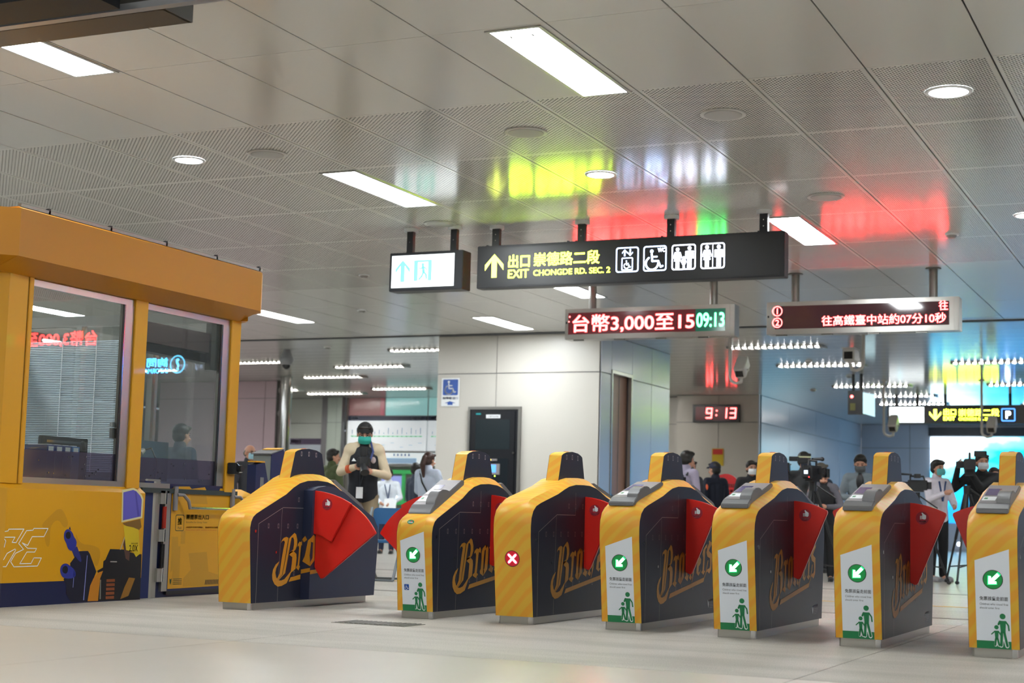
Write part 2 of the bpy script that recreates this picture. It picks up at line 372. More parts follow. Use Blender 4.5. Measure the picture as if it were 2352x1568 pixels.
# ---- ceiling: panels 0.9 x 1.8 m hung under a void
ce = struct('ceiling', MB().box(-34, 12, -8, 26.2, CZ+0.03, CZ+0.1), M_void)
X0, Y0, TW = -5.119, 9.55, 0.9
g = 0.004
def ceil_panel(w, l, m):
    b = MB().box(.0065, w-.0065, .003, l-.003, 0, 0.02)
    me = bpy.data.meshes.new('ceiling_panel'); me.from_pydata(b.v, [], b.f); me.materials.append(m); return me
me_plain, me_perf = ceil_panel(TW, 1.8, M_ceil), ceil_panel(TW, 1.8, M_perf)
for r in range(-2, 10):
    y = Y0+1.8*r
    perf = 1 <= r <= 5
    for c in range(-20, 8):
        x = X0+TW*c
        # leave out what lies outside the view
        vx = x+0.45; vy = y+0.9
        if vx < -0.97*vy-1.4 or vx > -0.02*vy+2.2: continue
        o = bpy.data.objects.new('ceiling_panel', me_perf if perf else me_plain); link(o, ce, (x+random.uniform(-.0006, .0006), y, CZ+random.uniform(0, 0.0012)))
mk('ceiling_outer_board', MB().box(-34, 12, -8, 5.94, CZ, CZ+0.02), M_ceil, ce)
mk('ceiling_outer_board', MB().box(2.1, 12, 5.95, 26.15, CZ, CZ+0.02), M_ceil, ce)
mk('ceiling_outer_board', MB().box(-34, -23.12, 5.95, 26.15, CZ, CZ+0.02), M_ceil, ce)
cg = struct('trim_1', MB().box(-34, 12, 26.17, 26.33, CZ-0.012, CZ+0.06), mat('ceiling_shadow_gap', '33383f', 0.6))
# ---- far ceiling: long narrow strips across the hall
cf = struct('ceiling_far', MB().box(-34, 12, 26.34, 62, CZ+0.05, CZ+0.1), M_void)
y = 26.36
while y < 56:
    mk('ceiling_strip', MB().box(-32, 6, y+0.006, y+0.594, CZ, CZ+0.02), M_ceil2, cf); y += 0.6
# ---- walls
def wall_y(name, x0, x1, y, z0, z1, m, joints_x=(), joints_z=(3.38,), th=0.2, sub='wall_panel'):
    """a wall whose face looks to -Y, clad in panels with recessed joints"""
    w = struct(name, MB().box(x0, x1, y+0.02, y+th, z0, z1), M_walljoint)
    gx = [x0]+list(joints_x)+[x1]; gz = [z0]+list(joints_z)+[z1]
    for a, b in zip(gx, gx[1:]):
        for c, d in zip(gz, gz[1:]):
            mk(sub, MB().box(a+0.008, b-0.008, y, y+0.022, c+0.008, d-0.008), m, w)
    return w
def wall_x(name, y0, y1, x, z0, z1, m, joints_y=(), joints_z=(3.38,), th=0.2, face=1):
    w = struct(name, MB().box(x-th if face > 0 else x+0.02, x-0.02 if face > 0 else x+th, y0, y1, z0, z1), M_walljoint)
    gy = [y0]+list(joints_y)+[y1]; gz = [z0]+list(joints_z)+[z1]
    for a, b in zip(gy, gy[1:]):
        for c, d in zip(gz, gz[1:]):
            mk('wall_panel', MB().box(x-0.022 if face > 0 else x, x if face > 0 else x+0.022, a+0.008, b-0.008, c+0.008, d-0.008), m, w)
    return w
# core block with the service cabinet
wall_y('wall_core_front', -13.74, -10.43, 26.45, 0, CZ, M_wallp, (-12.5,), (3.39,))
wcs = wall_x('wall_core_side', 26.47, 27.0, -10.41, 0, CZ, M_wallb, (), (3.39,))
wall_x('wall_core_side_far', 28.1, 30.3, -10.41, 0, CZ, M_wallb, (29.2,), (3.39,))
wall_x('wall_core_side_top', 27.0, 28.1, -10.41, 3.48, CZ, M_wallb, (), ())
wall_x('wall_core_left', 26.5, 30.3, -13.76, 0, CZ, M_wallp, (28.4,), (3.39,), face=-1)
dr = struct('door_1', MB().box(-10.56, -10.50, 27.05, 28.05, 0, 3.42), mat('door_brown_laminate', 'a5806f', 0.4))
mk('door_frame', MB().box(-10.46, -10.395, 27.0, 27.06, 0, 3.48).box(-10.46, -10.395, 28.03, 28.1, 0, 3.48).box(-10.46, -10.395, 27.06, 28.03, 3.42, 3.48), M_steel, dr)
mk('door_edge', MB().box(-10.5, -10.494, 27.62, 27.64, 0, 3.4), M_walljoint, dr)
mk('door_handle', MB().tube((-10.47, 27.3, 1.0), (-10.47, 27.3, 1.18), 0.012).box(-10.5, -10.47, 27.27, 27.33, 0.98, 1.2), M_steeld, dr)
struct('trim_2', MB().box(-10.62, -10.5, 30.32, 30.44, 0, 3.5), mat('dark_brown_trim', '4b3a3a', 0.4))
# clock wall and the wall that runs back, blue light in its colour
wall_y('wall_clock', -13.68, -11.38, 40.4, 0, CZ, M_wallp, (-12.5,), (3.38,))
wall_x('wall_back_side', 40.42, 52.9, -11.38, 0, CZ, M_wallb, (43.5, 46.6, 49.7), (3.38,))
wall_y('wall_back', -11.38, 3, 52.9, 0, CZ, M_wallb, (-9.77, -9.15, -5, -1), (3.33,))
struct('trim_5', MB().box(-11.41, -11.372, 40.385, 40.44, 0, CZ), M_wallb)
# left-hand end of the hall
wall_y('wall_end', -27.5, -24.4, 40.4, 0, CZ, mat('wall_white_left', 'd3d8d2', 0.35), (), (3.36,))
wall_x('wall_end_return', 40.0, 40.4, -24.4, 0, CZ, mat('wall_green_grey', 'a9b4ac', 0.4), (), (3.36,))
wall_y('wall_end_pier', -24.4, -23.92, 40.0, 0, CZ, mat('wall_green_grey', 'a9b4ac', 0.4), (-24.1,), (3.36,))
wall_y('wall_end_machines', -23.9, -13.7, 40.9, 0, CZ, M_wallp, (-20, -17), (3.36,))
wp = wall_y('wall_lift', -26.5, -22.75, 34.7, 0, CZ, M_pink, (-23.1,), (3.65,))
mk('dark_reveal', MB().box(-22.75, -22.42, 34.72, 34.9, 0, CZ), mat('reveal_black', '2b2725', 0.4), wp)
for z in (3.25, 3.85): mk('spot_lamp', MB().ell((-22.6, 34.68, z), (0.07, 0.07, 0.09)), M_steeld, wp)
wall_y('wall_gap_far', -16, -13.7, 47, 0, CZ, mat('far_blue_wall', 'aebfd4', 0.3, emit='aebfd4', es=0.0), (), (1.6, 3.0))
# walls outside the view that close the hall
struct('wall_right', MB().box(9.0, 9.2, -8, 62, 0, CZ), M_wallp)
struct('wall_left', MB().box(-34.2, -34, -8, 62, 0, CZ), M_wallp)
struct('wall_rear', MB().box(-34, 9, -8.2, -8, 0, CZ), M_wallp)
# ---- recessed fluorescent lamps of the near ceiling
first = None
def strip_lamp(x0, y0, label, w=0.37, l=1.75):
    global first
    if first is None:
        t = thing('ceiling_lamp', label, 'ceiling light', (x0, y0, CZ), 0, 'recessed fluorescent ceiling lamps')
        fr = 0.03
        mk('frame', MB().box(-fr, 0, -fr, l+fr, -0.008, 0.002).box(w, w+fr, -fr, l+fr, -0.008, 0.002).box(0, w, -fr, 0, -0.008, 0.002).box(0, w, l, l+fr, -0.008, 0.002), M_steel, t)
        mk('diffuser', MB().box(0, w, 0, l, -0.004, 0.0), M_lamp, t)
        mk('clip', MB().tube((w*.3, 0.09, -0.012), (w*.3, 0.13, -0.012), 0.008), M_steeld, t); mk('clip', MB().tube((w*.75, 0.09, -0.012), (w*.75, 0.13, -0.012), 0.008), M_steeld, t)
        first = t; return t
    t = dup(first, (x0, y0, CZ), label); return t
lamps = [(-4.67, 9.62, 'ceiling lamp above the gates, the large one before the perforated panels'),
 (-8.24, 7.77, 'ceiling lamp half behind the dark hanging channel'),
 (-8.24, 13.23, 'ceiling lamp among perforated panels above the lit white sign'),
 (-4.67, 16.78, 'ceiling lamp beside the end of the long black sign'),
 (-9.05, 20.42, 'ceiling lamp just below the long black sign'),
 (-11.8, 23.95, 'ceiling lamp near the top of the white core wall'),
 (-15.3, 22.15, 'ceiling lamp cut off by the corner of the yellow booth header')]
lamps += [(x, y, 'unseen ceiling lamp outside the picture, added for brightness') for x, y in [(-0.98, 16.6), (2.6, 9.6), (2.6, 16.8), (-0.98, 23.9), (-4.67, 2.4), (-1.1, 2.4), (2.6, 2.4), (-1.1, -3), (-8.24, -4), (2.6, -3), (-15.4, 9.6), (-11.8, 9.6), (-22.5, 25.75-1.8), (-26.1, 20.4), (-26.1, 23.95), (-29.7, 22.15), (-19, 16.8), (-22.5, 11.0), (-15.4, 14.8), (-19, 12), (-19, 20.4), (-22.5, 16), (6, 6), (6, 13), (6, 20), (-5.0, -4.5), (-15.4, -3), (-19, 4)]]  # out-of-view lamps added to brighten the hall
for x, y, lab in lamps: strip_lamp(x, y, lab)
# ---- round downlights and loudspeakers in the ceiling
def downlight(x, y, label, r=0.17):
    t = thing('downlight', label, 'ceiling light', (x, y, CZ), 0, 'round downlights')
    n = 28
    mk('rim', MB().add([(r*k*math.cos(2*PI*i/n), r*k*math.sin(2*PI*i/n), z) for k, z in ((1.2, -0.001), (1.17, -0.012), (1.0, -0.012)) for i in range(n)],
        [(i+j*n, (i+1) % n+j*n, (i+1) % n+(j+1)*n, i+(j+1)*n) for j in range(2) for i in range(n)]), M_white, t, smooth=True)
    mk('diffuser', MB().disc((0, 0, -0.010), r, 'z', 0.006, n), M_lamp, t)
    mk('bulb', MB().disc((0, 0, -0.018), r*0.5, 'z', 0.008, n), M_lamp, t)
for x, y, lab in [(-9.18, 12.29, 'round downlight above the yellow booth'), (-1.95, 12.19, 'round downlight at the far upper end of the perforated panels'), (-5.6, 14.12, 'small round downlight between the sign reflections'),
                  (-8.6, 17.95, 'round downlight seen behind the lit white exit sign'), (-1.95, 17.4, 'round downlight cut by the picture edge')]: downlight(x, y, lab, 0.13 if y > 12.25 else 0.15)
def speaker(x, y, label, r=0.2):
    t = thing('ceiling_speaker', label, 'speaker', (x, y, CZ), 0, 'round ceiling loudspeakers')
    mk('rim', MB().disc((0, 0, -0.012), r, 'z', 0.012, 32), mat('speaker_white', 'c9c9c6', 0.4), t, bevel=0.003)
    mk('grille', MB().disc((0, 0, -0.016), r*0.83, 'z', 0.005, 32), mat('speaker_grille', 'b2b2b2', 0.6), t)
for x, y, lab in [(-8.29, 12.31, 'round white speaker next to the downlight above the booth'), (-5.6, 12.32, 'round white speaker below the large ceiling lamp'), (-3.79, 12.28, 'round white speaker right of the large lamp in perforated panels'),
                  (-3.77, 15.81, 'round white speaker beside the red glow on the ceiling'), (-8.34, 16.0, 'round white speaker by the lit exit sign posts')]: speaker(x, y, lab, 0.19)
# ---- smoke detectors
def detector(x, y, label, r=0.08):
    t = thing('smoke_detector', label, 'detector', (x, y, CZ), 0, 'small smoke detectors')
    mk('base', MB().disc((0, 0, -0.02), r, 'z', 0.02, 20), M_white, t); mk('sensor', MB().tube((0, 0, -0.05), (0, 0, -0.02), r*0.5, r*0.75, 16), mat('detector_grey', '8d8c8a', 0.5), t)
for x, y, lab in [(-11.2, 19.2, 'smoke detector by the bottom edge of the exit sign'), (-2.9, 18.3, 'smoke detector in the red lit ceiling'), (-13.2, 22.6, 'smoke detector above the core wall'),
                  (-7.97, 31.99, 'dark detector between the far strip lamps'), (-7.9, 35.45, 'dark detector before the small hanging sign'), (-16.9, 27.6, 'dark detector near the dome camera'), (-16.4, 33.3, 'dark detector above the route map'),
                  (-19.5, 38.5, 'dark detector over the ticket machines'), (-9.6, 39, 'dark detector above the digital clock')]: detector(x, y, lab)
# ---- far strip lamps with louvres
def louvre_lamp(x0, x1, y, label, n=14):
    t = thing('strip_lamp', label, 'ceiling light', (x0, y, CZ), 0, 'louvred strip lamps of the far ceiling')
    L = x1-x0
    mk('housing', MB().box(-0.04, L+0.04, -0.16, 0.16, -0.01, 0.004), M_steeld, t)
    mk('tube', MB().box(0, L, -.05, .05, -.022, -.012), M_lamp2, t)
    b = MB()
    for i in range(n+1):
        x = L*i/n; b.add([(x-0.03, -0.15, -0.012), (x+0.03, -0.15, -0.012), (x+0.07, 0.15, -0.012), (x+0.01, 0.15, -0.012), (x-0.03, -0.15, -0.04), (x+0.03, -0.15, -0.04), (x+0.07, 0.15, -0.04), (x+0.01, 0.15, -0.04)],
              [(0, 3, 2, 1), (4, 5, 6, 7), (0, 1, 5, 4), (1, 2, 6, 5), (2, 3, 7, 6), (3, 0, 4, 7)])
    o = mk('louvre', b, M_steel, t); o['kind'] = 'stuff'
for x0, x1, y, lab in [(-8.85, -7.05, 29.3, 'far strip lamp, the first past the ceiling gap beside the surveillance camera'), (-8.85, -7.05, 32.95, 'far strip lamp, second row past the ceiling gap'), (-8.85, -7.05, 38.1, 'far strip lamp above the small hanging sign'),
      (-8.8, -6.95, 41.1, 'far strip lamp over the far exit sign'), (-8.9, -7.1, 43.8, 'far strip lamp, the deepest one'), (-15.85, -14.2, 28.45, 'far strip lamp beside the top of the core wall'),
      (-21.2, -19.6, 30.15, 'far strip lamp beside the yellow booth'), (-21.3, -19.65, 33.8, 'far strip lamp above the steel column'), (-21.3, -19.65, 37.3, 'far strip lamp above the pink and cyan panels'),
      (-5.2, -3.4, 32.9, 'added strip lamp at the right picture edge'), (-1.5, 0.3, 36, 'unseen strip lamp far beyond the right edge'), (-17, -15.4, 34, 'unseen strip lamp behind the core wall'), (-5.2, -3.4, 44.5, 'added strip lamp on the right, deeper than the far exit sign'), (-1.5, 0.3, 29.3, 'unseen strip lamp past the picture edge on the right'),(-27, -25.4, 37, 'unseen strip lamp behind the booth'), (-5.2, -3.4, 38.1, 'added strip lamp deep in the hall on the right'), (-5.2, -3.4, 49, 'added strip lamp on the right, near the back wall'), (-9.6, -7.8, 48.5, 'added strip lamp before the advertising screen'), (-25.5, -23.7, 37.3, 'unseen strip lamp left of the steel column out of view'), (-15.2, -13.6, 35.8, 'unseen strip lamp behind the core wall, nearer'), (-15.2, -13.6, 38.8, 'unseen strip lamp behind the core wall, deeper'), (-27.5, -25.7, 28.5, 'unseen strip lamp left of the pinkish wall'), (-25.3, -23.5, 31.5, 'unseen strip lamp before the pinkish wall'), (-24.2, -22.4, 38.6, 'added strip lamp before the end wall'), (-19, -17.2, 31.5, 'added strip lamp in the left part of the hall')]: louvre_lamp(x0, x1, y, lab)
#GATES
# ================================================================== TICKET GATES
OUT_N = [(-.875,.052),(-.963,.62),(-.966,.70),(-.955,.77),(-.925,.825),(-.87,.862),(-.80,.882),(-.41,.968),(-.31,1.0),(-.23,1.024),(-.12,1.04),(0,1.043)]
INN_N = [(-.872,.052),(-.945,.60),(-.948,.68),(-.940,.735),(-.912,.785),(-.862,.820),(-.79,.842),(-.47,.914),(-.36,.948),(-.27,.972),(-.14,.989),(0,.991)]
OUT_W = [(-.875,.052),(-.955,.58),(-.958,.63),(-.950,.675),(-.925,.71),(-.88,.737),(-.82,.758),(-.35,.962),(-.28,.995),(-.20,1.02),(-.10,1.035),(0,1.038)]
INN_W = [(-.872,.052),(-.922,.55),(-.923,.61),(-.912,.655),(-.888,.69),(-.85,.714),(-.79,.738),(-.45,.868),(-.35,.922),(-.26,.958),(-.15,.98),(0,.987)]
def mir(p): return p+[(-a, b) for a, b in reversed(p[:-1])]
HW, BW = 0.1425, 0.0975       # half width, half width of the flat front
BRO = [[(-0.478,0.494),(-0.468,0.516),(-0.443,0.534),(-0.406,0.542),(-0.377,0.534),(-0.39,0.484),(-0.413,0.379),(-0.446,0.254),(-0.504,0.215),(-0.514,0.224),(-0.481,0.264),(-0.463,0.362),(-0.442,0.449),(-0.426,0.501),(-0.436,0.514),(-0.461,0.51)],
[(-0.368,0.528),(-0.336,0.549),(-0.329,0.547),(-0.345,0.495),(-0.365,0.414),(-0.403,0.265),(-0.492,0.212),(-0.504,0.212),(-0.439,0.254),(-0.411,0.35),(-0.385,0.449)],
[(-0.336,0.549),(-0.293,0.573),(-0.269,0.561),(-0.249,0.519),(-0.248,0.478),(-0.269,0.443),(-0.296,0.429),(-0.347,0.411),(-0.358,0.405),(-0.357,0.42),(-0.303,0.445),(-0.293,0.484),(-0.296,0.519),(-0.312,0.54),(-0.328,0.534)],
[(-0.335,0.433),(-0.291,0.429),(-0.254,0.41),(-0.248,0.377),(-0.258,0.295),(-0.321,0.266),(-0.349,0.223),(-0.375,0.189),(-0.444,0.169),(-0.5,0.165),(-0.546,0.185),(-0.577,0.22),(-0.583,0.257),(-0.574,0.295),(-0.539,0.334),(-0.491,0.357),(-0.506,0.331),(-0.53,0.306),(-0.54,0.271),(-0.526,0.236),(-0.496,0.213),(-0.457,0.21),(-0.412,0.219),(-0.368,0.247),(-0.324,0.278),(-0.313,0.349),(-0.311,0.386),(-0.358,0.405),(-0.357,0.418)],
[(-0.237,0.456),(-0.221,0.481),(-0.185,0.498),(-0.156,0.491),(-0.131,0.508),(-0.112,0.488),(-0.12,0.46),(-0.146,0.472),(-0.157,0.447),(-0.168,0.37),(-0.179,0.313),(-0.156,0.304),(-0.189,0.274),(-0.241,0.292),(-0.247,0.301),(-0.217,0.316),(-0.202,0.382),(-0.197,0.448),(-0.21,0.467)],
[(-0.103,0.468),(-0.086,0.496),(-0.035,0.523),(0.001,0.514),(-0.03,0.49),(-0.05,0.479),(-0.062,0.423),(-0.065,0.332),(-0.047,0.334),(-0.068,0.288),(-0.121,0.308),(-0.127,0.325),(-0.111,0.341),(-0.101,0.424)],
[(-0.035,0.523),(0.001,0.514),(0.016,0.495),(0.014,0.422),(0.005,0.338),(-0.068,0.288),(-0.07,0.329),(-0.048,0.345),(-0.034,0.423),(-0.03,0.49)],
[(0.028,0.5),(0.072,0.533),(0.083,0.516),(0.109,0.508),(0.084,0.494),(0.083,0.365),(0.101,0.347),(0.119,0.353),(0.09,0.308),(0.027,0.329),(0.027,0.338),(0.048,0.349),(0.047,0.489)],
[(0.123,0.516),(0.162,0.544),(0.178,0.498),(0.177,0.442),(0.219,0.475),(0.25,0.458),(0.242,0.372),(0.196,0.297),(0.187,0.297),(0.209,0.373),(0.21,0.438),(0.178,0.428),(0.17,0.351),(0.189,0.334),(0.168,0.312),(0.12,0.33),(0.143,0.352),(0.143,0.476)],
[(0.305,0.417),(0.322,0.457),(0.368,0.485),(0.41,0.461),(0.398,0.433),(0.352,0.41),(0.348,0.37),(0.363,0.361),(0.394,0.387),(0.388,0.367),(0.346,0.341),(0.294,0.363)],
[(0.439,0.501),(0.451,0.53),(0.494,0.553),(0.526,0.567),(0.555,0.576),(0.55,0.55),(0.508,0.535),(0.497,0.472),(0.48,0.379),(0.509,0.372),(0.468,0.345),(0.414,0.366),(0.444,0.38),(0.459,0.472)],
[(0.534,0.512),(0.556,0.547),(0.597,0.579),(0.593,0.596),(0.612,0.602),(0.648,0.586),(0.683,0.599),(0.672,0.574),(0.63,0.549),(0.599,0.526),(0.615,0.516),(0.671,0.499),(0.668,0.434),(0.66,0.384),(0.612,0.35),(0.563,0.369),(0.521,0.355),(0.562,0.386),(0.611,0.391),(0.631,0.411),(0.625,0.467),(0.559,0.48)],
[(0.571,0.453),(0.587,0.45),(0.533,0.355),(0.496,0.325),(0.479,0.324),(0.516,0.355)],
[(-0.298,0.231),(0.499,0.328),(0.47,0.293),(-0.326,0.197)]]
def loft_body(O, I):
    b = MB(); n = len(O); vs = []
    for x, P in ((-HW, I), (-BW, O), (BW, O), (HW, I)): vs += [(x, y, z) for y, z in P]
    fs = []
    for k in range(3):
        for i in range(n): fs.append((k*n+i, k*n+(i+1) % n, (k+1)*n+(i+1) % n, (k+1)*n+i))
    b.add(vs, fs); return b
# flap outlines, measured outward from the cabinet side (d, z)
def arc_pts(p, q, bulge, n=8):
    out = []
    for i in range(n+1):
        t = i/n; x = p[0]+(q[0]-p[0])*t; z = p[1]+(q[1]-p[1])*t; k = 4*t*(1-t)*bulge
        dx, dz = q[0]-p[0], q[1]-p[1]; L = math.hypot(dx, dz); out.append((x-dz/L*k*(-1)*-1, z+dx/L*k))
    return out
FLAP_N = [(-0.05, .905)]+arc_pts((0, .905), (.232, .842), .012)+[(.24, .832)]+[(.05, .368), (.035, .358), (0, .375), (-0.05, .39)]
FLAP_W1 = [(-0.04, .905)]+arc_pts((0, .905), (.33, .808), .018)+[(.16, .508), (.08, .55), (0, .567), (-0.04, .57)]
FLAP_W2 = arc_pts((0, .885), (.33, .795), .014)+arc_pts((.34, .788), (.532, .6), .016)+[(.54, .585), (.085, .228), (.06, .22), (0, .31)]
def sticker(t, part, x, y, z, r=0.043, flip=1):
    poly_flat('warning_sticker', [circ(0, 0, r, 28)], M_hand, part, (x, y-0.0006, z))
    k = r/0.036; k *= 1.04
    k2_ = k; k = k*1.3
    P = [[(-.004*k, -.006*k), (.008*k, -.008*k), (.0125*k, -.003*k), (.0125*k, .009*k), (.002*k, .016*k), (-.003*k, .021*k), (-.0065*k, .018*k), (-.003*k, .012*k), (-.004*k, .009*k)]]
    for i in range(4): P += [[(-.0135*k, (.0065-i*.0038)*k), (-.0055*k, (.0075-i*.0038)*k), (-.0055*k, (.0048-i*.0038)*k), (-.0125*k, (.0048-i*.0038)*k)]]
    poly_flat('hand_symbol', P, M_white, part, (x+0.003*k, y-0.0012, z+0.003)); k = k2_
    text('warning_text', '小心夾手', 0.0085*k, M_white, part, (x, y-0.0012, z-0.0225*k), bold=0.03, width=0.038*k, align='C')
    text('warning_text', 'Watch your hands', 0.0032*k, M_white, part, (x, y-0.0012, z-0.0275*k), bold=0.02, width=0.030*k, align='C')
def flap(t, side, dy, wide, reach=1.0, house=0.0):
    """side +1: on the +X side; house: how far the flap housing stands proud"""
    x0 = side*(HW+house)
    def P(poly): return [(x0+side*max(d, -0.04)*reach, z) for d, z in poly]
    if not wide:
        f = mk('flap', MB().prism(P(FLAP_N), 'y', dy-0.015, dy+0.015), M_red, t, bevel=0.005, smooth=True, label='red retractable flap')
        sticker(t, f, x0+side*0.082, dy-0.0152, .805)
    else:
        f = mk('flap', MB().prism(P(FLAP_W1), 'y', dy-0.03, dy-0.004), M_red, t, bevel=0.004, smooth=True, label='red upper flap leaf with a warning sticker')
        f2 = mk('flap', MB().prism(P(FLAP_W2), 'y', dy, dy+0.026), M_red, t, bevel=0.004, smooth=True, label='red lower flap leaf')
        if side > 0: sticker(t, f, x0+side*0.115*reach, dy-0.0302, .80, 0.046)
AD = [(-0.81, .05), (-.815, .64), (-.49, .765), (-.14, .765)]
def front_frame(s, x, off=0.001):
    """point on the sloping front: s metres up the slope"""
    a = math.atan2(.088, .568); return (x, -.875-s*math.sin(a)-off*math.cos(a), .052+s*math.cos(a)-off*math.sin(a)*0), (PI/2+a, 0, 0)
def gate(cx, yf, label, wide=False, signal=None, reader=False, panel=False, right=True, left=True, dy=0.06, hr=False, hl=False, extra=None, reach=1.0):
    t = thing('ticket_gate', label, 'ticket gate', (cx, yf+0.85, 0), 0, 'row of ticket gates')
    if wide: O, I = mir(OUT_W), mir(INN_W)
    else: O, I = mir(OUT_N), mir(INN_N)
    mk('plinth', MB().bbox(-.128, .128, -.85, .87, 0, .056, 0.012), M_steel, t)
    mk('plinth_corner', MB().box(.098, .1285, -.852, -.83, 0, .055), M_chrome, t)
    body = mk('housing', loft_body(O, I), M_yel, t, smooth=True, label='yellow striped housing')
    for s in (1, -1):
        sp = mk('side_panel', MB().prism(I, 'x', s*(HW-0.004), s*(HW+0.0015)), M_navy, t, label='dark navy side')
    sx = HW+0.0022
    b = MB()
    def seg(y0, z0, y1, z1, w=.0028):
        d = math.hypot(y1-y0, z1-z0); ny, nz = -(z1-z0)/d*w/2, (y1-y0)/d*w/2
        return [(y0+ny, z0+nz), (y0-ny, z0-nz), (y1-ny, z1-nz), (y1+ny, z1+nz)]
    for (a, c), (d, e) in zip(AD, AD[1:]): b.flat(seg(a, c, d, e, .004), 'x', sx)
    b.flat(seg(-.14, .765, -.14, .93), 'x', sx); b.flat(seg(-.52, .055, -.50, .76), 'x', sx)
    mk('panel_seam', b, M_seam, sp)
    b = MB()
    for y in (-.16, .16, .46, .72): b.flat(seg(y, .055, y, .75 if abs(y) < .5 else .62), 'x', sx)
    mk('panel_seam', b, M_seamd, sp)
    b = MB(); bi = MB()
    wins = [(-.68+.135*i, .625) for i in range(9)]+[(-.27, .83), (-.14, .83), (0.0, .83), (.14, .83), (.3, .83)]+[(-.30+.13*i, .262) for i in range(5)]
    for y, z in wins:
        if abs(y) > .75: continue
        b.flat(rrect(y-.010, z-.018, y+.010, z+.018, .003, 2), 'x', sx+.0002); bi.flat(rrect(y-.006, z-.012, y+.006, z+.012, .003, 2), 'x', sx+.0006)
    o = mk('sensor_window', b, M_ledoff, sp); o['kind'] = 'stuff'; o = mk('sensor_glass', bi, M_black, sp); o['kind'] = 'stuff'
    mk('lock', MB().disc((-.855, .585, sx), .012, 'x', .003, 16), M_chrome, sp); mk('lock', MB().disc((-.565, .425, sx), .010, 'x', .003, 16), M_chrome, sp)
    # wordmark and small print
    poly_flat('wordmark', [[(x-.022, z) for x, z in p] for p in BRO[:4]]+[[(-.272+(x+.247)*.62, z+.008) for x, z in BRO[4]], [(-.345, .231), (-.205, .250), (-.205, .214), (-.372, .197)]] if hr else BRO, M_gold, sp, (sx+.0008, 0, 0), FX)
    P = [[(.575, .155), (.59, .15), (.61, .135), (.605, .115), (.598, .095), (.588, .115)], [(.575, .155), (.592, .15), (.60, .14), (.588, .142)]]
    poly_flat('small_emblem', P, M_white, sp, (sx+.0008, 0, 0), FX)
    text('small_print', 'BROTHER BASEBALL CLUB', 0.013, mat('pale_print', 'b9b4ae', 0.5), sp, (sx+.0008, .625, .145), FX, bold=0.02, width=.12)
    for i, w in enumerate((.12, .12, .11, .08)):
        poly_flat('small_print', [[(.625, .134-i*.012), (.625+w, .134-i*.012), (.625+w, .129-i*.012), (.625, .129-i*.012)]], mat('dim_print', '6a6568', 0.5), sp, (sx+.0008, 0, 0), FX)
    # tower
    T = [(-.275, .96), (-.20, 1.205), (-.17, 1.218), (-.11, 1.232), (0, 1.240), (.11, 1.232), (.17, 1.218), (.20, 1.205), (.275, .96)]
    tw = mk('tower', MB().prism(T, 'x', -.049, .049), M_yel, t, label='yellow striped tower')
    mk('tower_side', MB().prism(T, 'x', .049, .051), M_navy, tw); mk('tower_side', MB().prism(T, 'x', -.051, -.049), M_navy, tw)
    b = MB()
    for y in (-.11, 0, .11):
        z = 1.195 if y else 1.198
        for q in ring(rrect(y-.009, z-.018, y+.009, z+.018, .004, 2), rrect(y-.006, z-.014, y+.006, z+.014, .003, 2)): b.flat(q, 'x', .0515)
    mk('sensor_window', b, mat('sensor_pale_ring', 'b7a9a8', 0.3), tw)
    mk('status_lamp', MB().disc((0, 0, 1.2395), .02, 'z', .003, 16), mat('status_red', 'c33a3a', 0.3), tw)
    # label on the front
    if panel:
        a = math.atan2(.088, .568); root, rot = front_frame(0, 0, .0015)
        lb = poly_flat('label_panel', [[(-BW, .0), (BW, .0), (BW, .585 if not wide else .575), (-BW, .515 if not wide else .505)]], M_label, t, root, rot)
        def on(nm, polys, m, lift): return poly_flat(nm, polys, m, lb, (0, 0, lift), (0, 0, 0))
        on('green_band', [[(-BW, 0), (BW, 0), (BW, .046), (-BW, .046)]], M_green, .0006)
        on('pictogram_outline', stroke([(.04, .02), (.048, .10)], .023)+stroke([(.074, .018), (.056, .10)], .023), M_white, .0010); on('pictogram_outline', stroke([(.009, .022), (.013, .06)], .018)+stroke([(.028, .022), (.02, .06)], .018), M_white, .0010)
        adult = [circ(.052, .192, .0165), [(.034, .166), (.070, .166), (.066, .095), (.040, .095)]]+stroke([(.045, .10), (.041, .022)], .015)+stroke([(.059, .10), (.075, .02)], .014)+stroke([(.036, .162), (.028, .145)], .012)+stroke([(.068, .162), (.083, .140), (.086, .112)], .009)
        child = [circ(.016, .127, .0125), [(.004, .107), (.028, .107), (.024, .055), (.008, .055)]]+stroke([(.011, .06), (.006, .022)], .011)+stroke([(.021, .06), (.030, .022)], .011)+stroke([(.006, .103), (-.012, .086)], .007)+stroke([(.027, .103), (.040, .08)], .007)
        on('pictogram', adult+child, M_green, .0014)
        text('label_text', '免票孩童走前面', .024, M_dktext, lb, (-.075, .282, .0008), (0, 0, 0), bold=.012, width=.160)
        text('label_text', 'Children who travel free', .0125, mat('grey_print', '5c606a', .5), lb, (-.075, .255, .0008), (0, 0, 0), width=.160)
        text('label_text', 'should enter first', .0115, mat('grey_print', '5c606a', .5), lb, (-.075, .233, .0008), (0, 0, 0), width=.112)
        if extra == 'wheelchair':
            on('blue_square', [rrect(-.078, .150, -.040, .192, .004)], mat('access_blue', '1b4fa8', .4), .0008)
            on('wheelchair_symbol', wheelchair(.034, -.076, .154), M_white, .0013)
